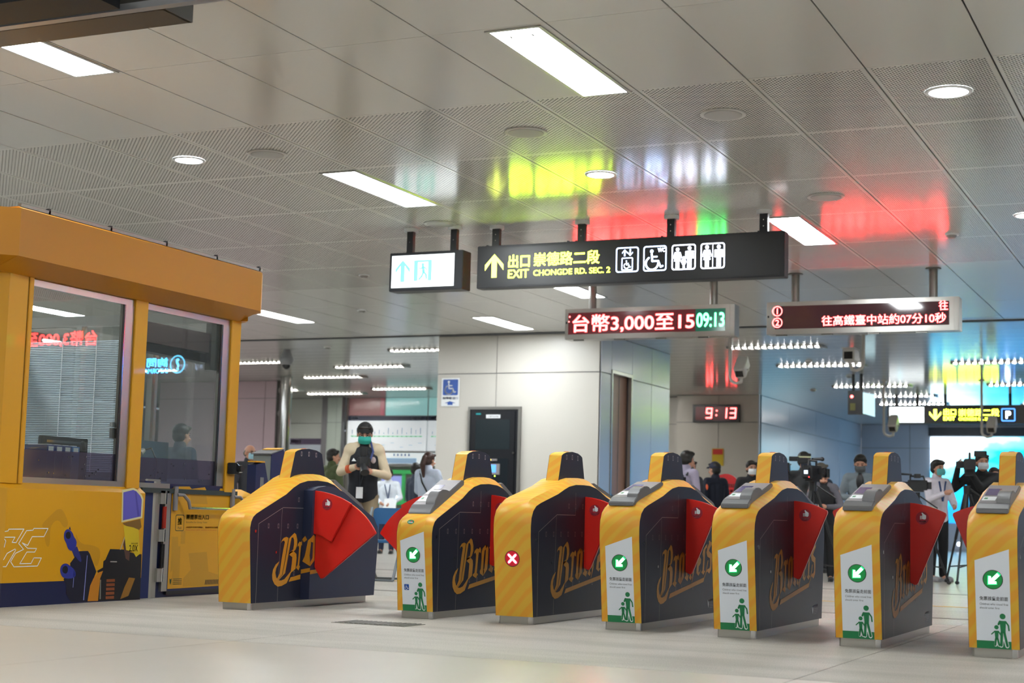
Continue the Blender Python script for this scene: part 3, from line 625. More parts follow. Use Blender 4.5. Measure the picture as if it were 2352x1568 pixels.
    if extra == 'wheelchair':
        ov = poly_flat('green_sticker', [[(.028*math.cos(q), .017*math.sin(q)) for q in [2*PI*i/24 for i in range(24)]]], M_green, t, (-.02, -.9465, .686), (PI/2-.42, 0, 0))
        poly_flat('sticker_mark', [circ(.006, .004, .006)], mat('sticker_red', 'b03038', .5), ov, (0, 0, .0006), (0, 0, 0))
        poly_flat('sticker_mark', stroke([(-.018, -.002), (.016, -.004)], .005), M_white, ov, (0, 0, .0006), (0, 0, 0))
    if signal:
        loc, rot = front_frame(.405, 0.003, .002)
        sg = poly_flat('signal_lamp', [circ(0, 0, .054, 36)], M_gdark if signal == 'go' else M_rdark, t, loc, rot)
        sg['label'] = 'round green arrow signal' if signal == 'go' else 'round red cross signal'
        def on2(nm, polys, m, lift): return poly_flat(nm, polys, m, sg, (0, 0, lift), (0, 0, 0))
        on2('signal_rim', ring(circ(0, 0, .057, 36), circ(0, 0, .053, 36)), M_black, .0004)
        if signal == 'go':
            def rot45(P, k=1.0):
                c, s = math.cos(math.radians(135)), math.sin(math.radians(135)); return [(c*x*k-s*y*k, s*x*k+c*y*k) for x, y in P]
            A = [(-.0105, -.045), (.0105, -.045), (.0105, -.003), (.026, -.003), (.030, .0), (.030, .012), (0, .038), (-.030, .012), (-.030, 0), (-.026, -.003), (-.0105, -.003)]
            A = [(-.0095, -.044), (.0095, -.044), (.0095, .006), (.020, -.006), (.030, .003), (0, .036), (-.030, .003), (-.020, -.006), (-.0095, .006)]
            on2('arrow_glow', [rot45(A, 1.22)], M_ghalo, .0006); on2('arrow', [rot45(A)], M_garrow, .0010)
        else:
            on2('cross_glow', stroke([(-.026, -.026), (.026, .026)], .022)+stroke([(-.026, .026), (.026, -.026)], .022), mat('red_led_halo', 'ff2040', .4, emit=(1.0, .08, .16), es=1.8), .0006)  # wider glowing cross stands for the halo of the lit one
            on2('cross', stroke([(-.026, -.026), (.026, .026)], .014)+stroke([(-.026, .026), (.026, -.026)], .014), M_rarrow, .0010)
    # card readers on the slopes
    O2 = OUT_W if wide else OUT_N
    def rd(front):
        s = 1 if front else -1
        if wide: base = [(-.86, .742), (-.855, .765), (-.81, .808), (-.36, 1.005), (-.325, 1.0), (-.33, .95)]; hump = [(-.80, .80), (-.79, .85), (-.74, .905), (-.68, .925), (-.62, .925), (-.56, .915), (-.53, .91), (-.50, .90)]
        else: base = [(-.925, .835), (-.925, .862), (-.87, .893), (-.36, 1.015), (-.325, 1.012), (-.33, .96)]; hump = [(-.86, .88), (-.85, .92), (-.80, .955), (-.73, .972), (-.66, .975), (-.62, .97), (-.59, .958), (-.56, .95)]
        r = mk('card_reader', MB().prism([(s*y, z) for y, z in base], 'x', -.092, .092), M_greyd, t, bevel=.004, smooth=True, label='dark grey ticket reader')
        (ya, za), (yb, zb) = base[2], base[3]
        def up(u, lift): return (s*(ya+(yb-ya)*u), za+(zb-za)*u+lift)
        def plate(nm, x0, x1, u0, u1, m, lift):
            p, q = up(u0, lift), up(u1, lift); mk(nm, MB().add([(x0, p[0], p[1]), (x1, p[0], p[1]), (x1, q[0], q[1]), (x0, q[0], q[1])], [(0, 1, 2, 3)]), m, r)
        plate('reader_top', -.088, .088, .02, .98, M_grey, .0015)
        if front:
            plate('display', -.078, .0, .42, .78, M_scr, .003)
            plate('sticker', -.078, .0, .14, .34, M_white, .003)
            plate('sticker_mark', -.068, -.048, .20, .28, M_green, .004)
            mk('hump', MB().prism([(s*y, z) for y, z in hump], 'x', .015, .093), M_greyd, r, smooth=True, bevel=.003)
            mk('hump_top', MB().prism([(s*y, z+.0015) for y, z in hump[3:]]+[(s*y, z-.004) for y, z in reversed(hump[3:])], 'x', .017, .090), M_steel, r, smooth=True)
    if reader: rd(True)
    rd(False)
    dyw = -0.14
    for s, on_, h in ((1, right, hr), (-1, left, hl)):
        if h:
            prof = [(-.20, .06), (-.20, .905), (-.12, .93), (0.0, .945), (.15, .935), (.28, .90), (.40, .85), (.78, .70), (.85, .62), (.86, .50), (.82, .06)]
            hs = mk('flap_housing', MB().prism(prof, 'x', s*(HW+.0025), s*(HW+.085)), mat('navy_housing_wrap', '2a3048', .45, spec=.4), t, label='protruding navy flap housing')
            if s > 0:
                poly_flat('wordmark', [[(-.2, .54), (-.165, .562), (-.145, .545), (-.142, .36), (-.2, .318), (-.2, .35), (-.172, .38), (-.172, .50), (-.2, .505)], [(-.2, .285), (.02, .300), (.02, .270), (-.2, .254)]], M_gold, hs, (HW+.0862, 0, 0), FX)
                X_ = lambda f: HW+.0025+.0825*f
                fr = [[(X_(.0), .522), (X_(.33), .550), (X_(.56), .521), (X_(.22), .499)], [(X_(.66), .516), (X_(1), .538), (X_(1), .49), (X_(.9), .40), (X_(1), .345), (X_(1), .318), (X_(.86), .322), (X_(.12), .352), (X_(.36), .392), (X_(.46), .43)],
                      [(X_(0), .288), (X_(1), .304), (X_(1), .274), (X_(0), .256)]]
                poly_flat('wordmark', fr, M_gold, hs, (0, -.2008, 0), FY)
        if on_: flap(t, s, (dyw if h else dy), h, reach if s > 0 else (.92 if h else 1.0), .085 if h else 0.0)
    return t
gate(-6.800, 9.951, 'first ticket gate beside the yellow booth, plain striped front and wide double flap', wide=True, hr=True, left=False)
gate(-5.361, 10.111, 'second ticket gate, with the wheelchair symbol on its front label', wide=True, signal='go', reader=True, panel=True, hl=True, extra='wheelchair')
gate(-4.592, 10.138, 'third ticket gate, the one showing a red cross', signal='stop', left=False)
gate(-3.791, 10.131, 'fourth ticket gate, green arrow, next after the red cross gate', signal='go', reader=True, panel=True, left=False)
gate(-2.960, 10.008, 'fifth ticket gate, green arrow, between the fourth and sixth in the row', signal='go', reader=True, panel=True, left=False)
gate(-2.128, 9.855, 'sixth ticket gate, green arrow, last one fully in view', signal='go', reader=True, panel=True)
gate(-1.296, 9.661, 'seventh ticket gate, cut off by the edge of the picture', signal='go', reader=True, panel=True, right=False)
#SIGNS
# ================================================================== HANGING SIGNS
def posts(t, xs_, y, z1, m, r, flange, zc=CZ, rf=0.09):
    for x in xs_:
        p = mk('hanger', MB().tube((x, y, z1), (x, y, zc), r, r, 14) if m is not M_signframe else MB().box(x-r, x+r, y-r*.7, y+r*.7, z1, zc), m, t)
        mk('ceiling_rose', MB().tube((x, y, zc-0.035), (x, y, zc), rf, rf, 20), flange, p)
# long black exit sign
t = thing('exit_sign', 'long black hanging sign with yellow exit lettering and four white pictograms', 'sign', (0, 16.25, 0))
mk('sign_box', MB().box(-7.968, -4.318, 0, .17, 3.362, 3.86), M_signframe, t, bevel=.006)
mk('face_panel', MB().box(-7.935, -4.365, -.003, 0, 3.385, 3.832), M_signblk, t)
for x in (-7.87, -6.85, -6.75, -5.72, -5.60, -4.62): mk('bracket', MB().box(x-.01, x+.01, .05, .09, 3.86, 3.88), M_signframe, t)
for x in (-7.765, -6.69, -5.62, -4.565):
    p = mk('hanger', MB().box(x-.045, x+.045, .055, .115, 3.86, CZ-.03), M_signframe, t)
    mk('ceiling_rose', MB().tube((x, .085, CZ-.04), (x, .085, CZ), .085, .085, 20), M_white, p)
    mk('screw', MB().tube((x, .054, 4.0), (x, .05, 4.0), .007), M_chrome, p); mk('screw', MB().tube((x, .054, 3.93), (x, .05, 3.93), .007), M_chrome, p)
F = -.0045
poly_flat('arrow', arrow_up(.236, .275), M_sigyel, t, (-7.745, F, 3.483))
text('sign_text', '出口', .155, M_sigyel, t, (-7.566, F, 3.587), bold=.035, width=.272)
text('sign_text', 'EXIT', .098, M_sigyel, t, (-7.566, F, 3.468), bold=.022, width=.262)
text('sign_text', '崇德路二段', .158, M_sigyel, t, (-7.246, F, 3.592), bold=.03, width=.81)
text('sign_text', 'CHONGDE RD. SEC. 2', .066, M_sigyel, t, (-7.246, F, 3.484), bold=.02, width=.94)
def frame_icon(x0, z0, x1, z1, m, nm='pictogram_frame'): return poly_flat(nm, ring(rrect(x0, z0, x1, z1, .03), rrect(x0+.014, z0+.014, x1-.014, z1-.014, .02)), m, t, (0, F, 0))
for i, (x0, x1) in enumerate([(-6.239, -5.969), (-5.914, -5.642), (-5.583, -5.306), (-5.251, -4.976)]): frame_icon(x0, 3.478, x1, 3.762, M_sigblue if i < 2 else M_sigwht)
# lift pictogram
poly_flat('pictogram', ring(rrect(-6.172, 3.50, -6.036, 3.645, .012), rrect(-6.160, 3.512, -6.048, 3.633, .008))+wheelchair(.095, -6.152, 3.521), M_sigblue, t, (0, F, 0))
poly_flat('pictogram_arrow', arrow_up(.062, .078), M_sigblue, t, (-6.135, F, 3.660)); poly_flat('pictogram_arrow', [[(x, .078-y) for x, y in arrow_up(.062, .078)[0]]], M_sigblue, t, (-6.070, F, 3.660))
poly_flat('pictogram', wheelchair(.24, -5.912, 3.49), M_sigblue, t, (0, F, 0)); text('sign_text', 'WC', .045, M_sigblue, t, (-5.745, F, 3.69), bold=.03, width=.085)
poly_flat('pictogram', walker(-5.515, 3.495, .235, True), M_sigwht, t, (0, F, 0)); poly_flat('pictogram', walker(-5.378, 3.495, .245), M_sigwht, t, (0, F, 0)); poly_flat('pictogram', walker(-5.443, 3.495, .135, True), M_sigwht, t, (0, F-.0004, 0))
poly_flat('pictogram', walker(-5.178, 3.495, .245, True), M_sigwht, t, (0, F, 0)); poly_flat('pictogram', walker(-5.045, 3.495, .245), M_sigwht, t, (0, F, 0)); poly_flat('pictogram', [[(-5.117, 3.49), (-5.109, 3.49), (-5.109, 3.75), (-5.117, 3.75)]], M_sigwht, t, (0, F, 0))
# lit white emergency exit sign
t = thing('emergency_exit_sign', 'lit white hanging sign with cyan arrow and running figure, beside the long black sign', 'sign', (0, 16.1, 0))
mk('sign_box', MB().box(-9.048, -8.082, 0, .22, 3.345, 3.803), M_signframe, t, bevel=.006)
mk('lit_panel', MB().box(-9.016, -8.19, -.003, 0, 3.385, 3.768), M_signlit, t)
for x in (-8.83, -8.25):
    p = mk('hanger', MB().box(x-.04, x+.04, .08, .14, 3.80, CZ-.03), M_signframe, t); mk('ceiling_rose', MB().tube((x, .11, CZ-.04), (x, .11, CZ), .085, .085, 20), M_white, p)
    mk('screw', MB().tube((x, .078, 3.94), (x, .074, 3.94), .007), M_chrome, p)
poly_flat('arrow', arrow_up(.195, .26), M_sigcyan, t, (-8.868, F, 3.452))
poly_flat('doorway_symbol', [[(-8.718, 3.457), (-8.665, 3.457), (-8.665, 3.68), (-8.53, 3.68), (-8.53, 3.457), (-8.482, 3.457), (-8.482, 3.703), (-8.718, 3.703)]], M_sigcyan, t, (0, F, 0))
poly_flat('running_figure', [circ(-8.60, 3.650, .019)]+stroke([(-8.598, 3.622), (-8.588, 3.565)], .036)+stroke([(-8.585, 3.56), (-8.555, 3.53), (-8.55, 3.485)], .022)+stroke([(-8.592, 3.555), (-8.612, 3.51), (-8.645, 3.478)], .022)+stroke([(-8.60, 3.62), (-8.63, 3.60), (-8.65, 3.615)], .014)+stroke([(-8.60, 3.622), (-8.565, 3.61), (-8.548, 3.585)], .014), M_sigcyan, t, (0, F-.0004, 0))
text('faint_text', '出口', .05, mat('faint_cyan_print', 'd8f6f0', .5, emit=(.72, .95, .93), es=2.0), t, (-8.36, F, 3.52), width=.14)
# LED notice boards in steel housings
def led_board(x0, x1, label, hx):
    t = thing('led_display', label, 'display', (0, 20.6, 0), 0, 'hanging LED boards')
    mk('housing', MB().box(x0, x1+.07, .006, .24, 3.272, 3.712), M_steel, t, bevel=.008)
    b = MB()
    b.box(x0, x1+.005, 0, .008, 3.655, 3.712).box(x0, x1+.005, 0, .008, 3.272, 3.345).box(x0, x0+.05, 0, .008, 3.345, 3.655).box(x1-.06, x1+.005, 0, .008, 3.345, 3.655)
    mk('front_frame', b, M_steel, t)
    for x in hx:
        p = mk('hanger', MB().tube((x, .12, 3.71), (x, .12, CZ), .055, .055, 18), M_steeld, t)
        mk('collar', MB().tube((x, .12, 3.71), (x, .12, 3.80), .045, .045, 18), M_steel, p); mk('ceiling_rose', MB().tube((x, .12, CZ-.012), (x, .12, CZ), .10, .10, 20), mat('grey_rose', '6f6c69', .4, metal=.5), p)
    for k in range(4): mk('latch', MB().box(x0+.12+k*.62, x0+.27+k*.62, .03, .07, 3.255, 3.274), M_steeld, t)
    mk('receiver', MB().box(x0+.012, x0+.035, -.004, 0, 3.50, 3.53), M_black, t)
    return t
t = led_board(-8.67, -6.235, 'steel-cased hanging LED board with large red characters and a green time', (-8.30, -6.50))
mk('screen', MB().box(-8.622, -6.72, .0, .006, 3.345, 3.655), M_scrred, t); mk('screen_green', MB().box(-6.72, -6.29, .0, .006, 3.345, 3.655), M_scrgreen, t)
F = -.003
# 5-dot heights follow the photo: characters 0.24 m tall
text('led_text', '台幣3,000至15', .262, M_ledred, t, (-8.555, F, 3.362), bold=.028, width=1.82)
poly_flat('led_text', [circ(-8.60, 3.60, .012), circ(-8.61, 3.53, .010)], M_ledred, t, (0, F, 0))
text('led_text', '09:13', .20, M_ledgreen, t, (-6.705, F, 3.40), bold=.03, width=.40)
t = led_board(-5.712, -3.245, 'steel-cased hanging LED board with dark screen, two ringed numbers and one line of red text', (-5.35, -3.52))
mk('screen', MB().box(-5.60, -3.30, .0, .006, 3.345, 3.655), M_scrdark, t)
for z, n in ((3.588, '1'), (3.432, '2')):
    poly_flat('led_ring', ring(circ(-5.565, z, .070, 24), circ(-5.565, z, .057, 24)), M_ledred, t, (0, F, 0)); text('led_text', n, .082, M_ledred, t, (-5.565, F, z-.041), bold=.03, align='C')
text('led_text', '往高鐵臺中站約07分10秒', .135, M_ledwhite, t, (-4.96, F, 3.372), bold=.022, width=1.62)
text('led_text', '往', .125, M_ledwhite, t, (-3.43, F, 3.535), bold=.022, width=.115)
t = led_board(.70, 3.14, 'third LED board, seen only as a mirror image in the booth glass', (1.1, 2.8))
mk('screen', MB().box(.75, 2.65, .0, .006, 3.345, 3.655), M_scrred, t); text('led_text', '台幣3,000至15', .262, M_ledred, t, (.80, F, 3.362), bold=.028, width=1.82); text('led_text', '09:13', .20, M_ledgreen, t, (2.66, F, 3.40), bold=.03, width=.40)
t = thing('information_sign', 'blue-lit information sign, seen only as a mirror image in the booth glass', 'sign', (0, 20.6, 0))
mk('sign_box', MB().box(-1.15, .75, 0, .18, 2.82, 3.22), M_signframe, t, bevel=.006)
M_info = mat('info_cyan_light', '78d8ff', .5, emit=(.12, .6, 1.0), es=9)
poly_flat('ring', ring(circ(-.85, 3.03, .15, 28), circ(-.85, 3.03, .125, 28)), M_info, t, (0, F, 0)); text('sign_text', '?', .19, M_info, t, (-.85, F, 2.935), bold=.03, align='C')
text('sign_text', '詢問', .15, M_info, t, (-.66, F, 2.99), bold=.03, width=.42); text('sign_text', 'INFORMATION', .075, M_info, t, (-.66, F, 2.89), bold=.02, width=.72)
for x in (-.9, .5): mk('hanger', MB().box(x-.03, x+.03, .06, .12, 3.22, CZ), M_signframe, t)
# dark hanging channel near the camera, with a pale rail
t = thing('hanging_channel', 'dark hanging channel with a pale steel rail, near the ceiling lamp behind it', 'channel', (0, 7.4, 0))
mk('channel', MB().box(-9.5, -5.56, -.02, .0, 3.60, 3.78).box(-9.5, -5.56, -.26, -.02, 3.60, 3.62).box(-5.57, -5.55, -.26, 0, 3.60, 3.78).box(-9.5, -5.56, -.26, -.24, 3.64, 3.78), mat('channel_bronze_dark', '3c3a37', .35, spec=.5), t)
mk('rail', MB().box(-9.6, -4.9, -.33, -.27, 3.60, 3.64), mat('rail_pale_steel', 'a9adb6', .3, metal=.6), t)
mk('upper_shutter', MB().box(-9.5, -5.8, -.62, -.36, 3.60, 3.66).box(-9.5, -5.6, -.75, -.62, 3.57, 3.7), mat('shutter_dark', '1c2026', .5), t)
for x in (-8.6, -6.2): mk('hanger', MB().tube((x, -.2, 3.62), (x, -.2, CZ), .012), M_steeld, t)
# signs behind the camera that only show as reflections
t = thing('platform_sign', 'black platform sign with white letters behind the viewer', 'sign', (-3.6, -1.4, 0))
mk('sign_box', MB().box(-1.6, 1.6, -.16, 0, 3.3, 3.8), M_signframe, t, bevel=.006)
text('sign_text', 'PLATFORM', .12, M_sigblue, t, (1.0, .004, 3.38), FB, bold=.03); text('sign_text', '月台', .17, M_sigblue, t, (1.0, .004, 3.56), FB, bold=.03)
poly_flat('pictogram', ring(rrect(-.5, -.14, -.2, .14, .03), rrect(-.48, -.12, -.22, .12, .02)), M_sigblue, t, (0, .004, 3.55), FB)
for x in (-1.3, 1.3): mk('hanger', MB().box(x-.04, x+.04, -.1, -.04, 3.8, CZ), M_signframe, t)
# small hanging sign seen end-on, and the far signs
t = thing('side_sign', 'small dark hanging sign with a lit pale panel, before the far exit sign', 'sign', (-7.66, 35.0, -.13))
mk('sign_box', MB().box(-.17, .17, 0, .12, 3.33, 3.86), M_signframe, t)
mk('lit_panel', MB().add([(.17, -.01, 3.82), (.36, .36, 3.80), (.36, .36, 3.30), (.17, -.01, 3.35)], [(0, 1, 2, 3)]), mat('pale_cyan_panel', 'd8f4fb', .5, emit=(.6, .9, 1), es=.9), t)
poly_flat('red_lamp', [circ(-.08, 3.73, .035)], M_ledred, t, (0, -.004, 0)); poly_flat('dim_text', [[(-.12, 3.42), (.0, 3.42), (.0, 3.58), (-.12, 3.58)]], mat('dim_yellow', '6a6a30', .5), t, (0, -.004, 0))
for x in (-.06, .12): mk('hanger', MB().tube((x, .06, 3.85), (x, .06, CZ+.13), .035), M_signframe, t)
t = thing('far_exit_sign', 'far hanging sign with a white panel, yellow exit lettering and a blue parking symbol', 'sign', (0, 40.65, -.052)); t.scale = (1.07, 1, 1.07)
mk('sign_box', MB().box(-7.54, -2.6, 0, .18, 3.18, 3.62), M_signframe, t, bevel=.006)
mk('lit_panel', MB().box(-7.50, -6.68, -.004, 0, 3.21, 3.585), M_signlit, t)
poly_flat('arrow', [[(x, .2-y) for x, y in arrow_up(.17, .2)[0]]], mat('pale_cyan_print', 'c4f2f4', .5, emit=(.6, .9, 1), es=2), t, (-7.25, -.006, 3.3)); 
poly_flat('arrow', [[(x, .27-y) for x, y in arrow_up(.27, .27)[0]]], M_sigyel, t, (-6.42, -.006, 3.255))
text('sign_text', '出口', .15, M_sigyel, t, (-6.23, -.006, 3.385), bold=.025, width=.29); text('sign_text', 'EXIT', .09, M_sigyel, t, (-6.23, -.006, 3.265), bold=.03, width=.27)
text('sign_text', '崇德路二段', .17, M_sigyel, t, (-5.88, -.006, 3.36), bold=.02, width=.92); text('sign_text', 'CHONGDE RD. SEC. 2', .065, M_sigyel, t, (-5.88, -.006, 3.262), bold=.015, width=.82)
poly_flat('parking_frame', ring(rrect(-4.91, 3.24, -4.60, 3.54, .03), rrect(-4.89, 3.26, -4.62, 3.52, .02)), mat('sign_blue_light', '3a78ff', .5, emit=(.08, .3, 1.0), es=3), t, (0, -.006, 0)); text('parking_symbol', 'P', .17, M_sigblue, t, (-4.755, -.006, 3.305), bold=.04, align='C')
for x in (-7.35, -6.85, -6.2, -4.72, -3.2): mk('hanger', MB().tube((x, .09, 3.6), (x, .09, 3.885), .035), M_signframe, t)
# ---- digital clock
t = thing('digital_clock', 'black wall clock with glowing red digits on the panelled wall', 'clock', (0, 40.38, 0))
mk('case', MB().box(-13.185, -11.885, -.1, 0, 3.375, 3.845), mat('clock_case', '1a0f12', .25), t, bevel=.01)
mk('display', MB().box(-13.1, -11.97, -.104, -.1, 3.43, 3.79), mat('clock_dark_red', '2a060c', .2, emit=(.35, .01, .02), es=.12), t)
def seg7(d, x, z, w, h, k=.035):
    S = {'a': ((0, h), (w, h)), 'b': ((w, h), (w, h/2)), 'c': ((w, h/2), (w, 0)), 'd': ((0, 0), (w, 0)), 'e': ((0, h/2), (0, 0)), 'f': ((0, h), (0, h/2)), 'g': ((0, h/2), (w, h/2))}
    D = {'9': 'abcdfg', '1': 'bc', '3': 'abcdg'}; P = []
    for s in D[d]:
        (a, b), (c, e) = S[s]; sh = .02*1
        P += stroke([(x+a+b*.06, z+b), (x+c+e*.06, z+e)], k)
    return P
for d, x in (('9', -12.80), ('1', -12.39), ('3', -12.14)): poly_flat('digit', seg7(d, x, 3.49, .14, .25), M_ledred, t, (0, -.108, 0))
poly_flat('colon', [circ(-12.52, 3.56, .022), circ(-12.51, 3.68, .022)], M_ledred, t, (0, -.108, 0))
# ---- notices
t = thing('wall_notice', 'yellow notice with a red heading on the clock wall', 'notice', (0, 40.38, 0))
mk('sheet', MB().box(-12.66, -12.34, -.008, 0, 2.22, 2.68), mat('notice_yellow', 'cdb020', .5), t); mk('heading', MB().box(-12.64, -12.36, -.011, -.008, 2.52, 2.665), mat('notice_red', 'c5281c', .5), t)
t = thing('access_sign', 'white sign with blue wheelchair symbol and up arrow on the core wall', 'sign', (0, 26.44, 0))
mk('sheet', MB().box(-13.635, -13.255, -.008, 0, 2.775, 3.31), M_white, t)
poly_flat('blue_square', [rrect(-13.605, 2.985, -13.285, 3.285, .02)], mat('access_blue', '1b4fa8', .4), t, (0, -.010, 0)); poly_flat('wheelchair_symbol', wheelchair(.27, -13.59, 3.0), M_white, t, (0, -.012, 0))
text('sign_text', '無障礙通行', .05, mat('access_blue', '1b4fa8', .4), t, (-13.605, -.010, 2.905), width=.33, bold=.02); poly_flat('arrow', [[(-13.56, 2.835), (-13.45, 2.875), (-13.33, 2.835), (-13.39, 2.835), (-13.39, 2.80), (-13.50, 2.80), (-13.50, 2.835)]], mat('access_blue', '1b4fa8', .4), t, (0, -.010, 0))
# ---- service cabinet in the core wall
t = thing('service_cabinet', 'black glazed service cabinet set in the white core wall', 'cabinet', (0, 26.42, 0))
b = MB(); b.box(-13.03, -12.99, -.05, 0, .9, 2.76).box(-12.0, -11.95, -.05, 0, .9, 2.76).box(-12.99, -12.0, -.05, 0, 2.71, 2.76)
mk('frame', b, M_steeld, t); mk('body', MB().box(-12.99, -12.0, -.03, .02, .9, 2.71), mat('cabinet_black', '14161c', .25), t)
dr_ = mk('door', MB().box(-12.90, -12.06, -.05, -.03, .95, 2.68), mat('cabinet_black', '14161c', .25), t, bevel=.004)
mk('window', MB().box(-12.86, -12.16, -.054, -.05, 1.97, 2.52), mat('cabinet_glass', '2a3236', .08, spec=1.0), dr_)
mk('lower_window', MB().box(-12.62, -12.18, -.054, -.05, 1.1, 1.80), mat('cabinet_glass2', '20262c', .1, spec=1.0), dr_)
mk('knob', MB().tube((-12.07, -.05, 1.905), (-12.07, -.075, 1.905), .02), M_chrome, dr_)
mk('nameplate', MB().box(-12.65, -12.36, -.056, -.05, 2.545, 2.61), M_white, dr_); text('nameplate_text', '火警受信總機', .03, M_dktext, dr_, (-12.62, -.058, 2.562), width=.23)
poly_flat('nameplate', [[(-12.86, 2.61), (-12.76, 2.61), (-12.76, 2.64), (-12.86, 2.64)]], mat('teal_tape', '1c9aa0', .5), dr_, (0, -.056, 0))
mk('control_unit', MB().box(-12.56, -12.34, -.075, -.05, 1.50, 1.70), M_grey, dr_, bevel=.004); mk('lcd', MB().box(-12.55, -12.41, -.078, -.075, 1.54, 1.68), mat('lcd_blue', '3a78e0', .3, emit=(.12, .4, 1), es=1.1), dr_)
mk('indicator_strip', MB().box(-12.57, -12.40, -.07, -.05, 1.755, 1.79), M_grey, dr_); mk('amber_lamp', MB().disc((-12.53, 1.772, -.075), .012, 'y', .004, 12), mat('amber_light', 'ffc030', .5, emit=(1, .6, .1), es=5), dr_)
mk('green_lamp', MB().disc((-12.44, 1.475, -.055), .012, 'y', .004, 12), mat('lime_light', 'b0ff30', .5, emit=(.6, 1, .1), es=4), dr_)
# ---- steel column, wall poster, route map, machines
t = thing('steel_column', 'round polished steel column in front of the pinkish wall', 'column', (-21.75, 33.6, 0))
t['kind'] = 'thing'
mk('shaft', MB().tube((0, 0, 0), (0, 0, CZ-.01), .15, .15, 40), M_chrome, t, smooth=True); mk('base_ring', MB().tube((0, 0, 0), (0, 0, .08), .19, .19, 30), M_steel, t, smooth=True)
t = thing('wall_poster', 'pale poster with a purple heading on the white end wall', 'poster', (0, 40.38, 0))
mk('sheet', MB().box(-26.2, -24.78, -.01, 0, 1.4, 2.9), mat('poster_pale', 'cdd6e4', .5), t); mk('heading', MB().box(-26.2, -24.78, -.014, -.01, 2.72, 2.9), mat('poster_purple', '5b4f68', .5), t)
text('poster_text', '票價資訊', .09, M_white, t, (-25.9, -.016, 2.77), bold=.02)
t = thing('route_map_board', 'backlit white route map board with dark heading strip and green line', 'map', (0, 40.3, 0))
M_map = mat('map_backlit', 'eef4f6', .3, emit=(.86, .93, 1.0), es=.3)
for x0, x1, s in ((-23.87, -21.24, '路線圖'), (-21.20, -18.6, '路線圖')):
    mk('board', MB().box(x0, x1, 0, .05, 2.55, 3.43), M_map, t); h = mk('heading', MB().box(x0, x1, -.004, .05, 3.43, 3.57), mat('heading_dark', '3d4257', .3), t)
    text('heading_text', s, .08, M_white, h, (x0+.1, -.006, 3.46), bold=.02); text('heading_text', '出口 EXIT', .07, M_white, h, (x1-.5, -.006, 3.465), bold=.02)
    poly_flat('route_line', [[(x0+.1, 2.955), (x1-.12, 2.955), (x1-.12, 2.985), (x0+.1, 2.985)]], mat('map_green', '86c99a', .5, emit=(.3, .7, .4), es=.4), t, (0, -.004, 0))
    L = x1-x0
    for k in range(16):
        x = x0+.16+k*(L-.35)/15
        poly_flat('station_dot', [circ(x, 2.97, .022, 10)], mat('map_green_dark', '4fae74', .5), t, (0, -.006, 0))
        hh = random.choice((.06, .09, .14, .2)); poly_flat('station_name', [[(x-.012, 3.03), (x+.012, 3.03), (x+.012, 3.03+hh), (x-.012, 3.03+hh)]], mat('map_text', '8a93a8', .5), t, (0, -.004, 0))
        if k % 2: poly_flat('station_name', [[(x-.08, 2.77-.06*(k % 3)), (x+.06, 2.77-.06*(k % 3)), (x+.06, 2.785-.06*(k % 3)), (x-.08, 2.785-.06*(k % 3))]], mat('map_text', '8a93a8', .5), t, (0, -.004, 0))
struct('trim_3', MB().box(-21.238, -21.202, 40.33, 40.36, 0, CZ), M_steel); struct('trim_4', MB().box(-23.91, -23.875, 40.25, 40.38, 0, CZ), M_steel)
t = thing('coloured_glass_panel', 'pink tinted glass panel above the route map', 'panel', (0, 40.32, 0))
mk('pane', MB().box(-23.87, -22.80, 0, .02, 3.58, CZ-.01), mat('pane_pink', 'c08f92', .15, spec=.7), t); mk('stripe', MB().box(-22.80, -22.66, 0, .02, 3.58, CZ-.01), mat('pane_rose', 'e2889a', .15), t)
t = thing('coloured_glass_panel', 'cyan tinted glass panel above the route map', 'panel', (0, 40.32, 0))
mk('pane', MB().box(-22.62, -21.24, 0, .02, 3.58, CZ-.01), mat('pane_cyan', '9fdede', .12, spec=.8, emit=(.5, .9, .9), es=.25), t); mk('pane', MB().box(-21.2, -18.6, 0, .02, 3.58, CZ-.01), mat('pane_cyan', '9fdede', .12, spec=.8, emit=(.5, .9, .9), es=.25), t)
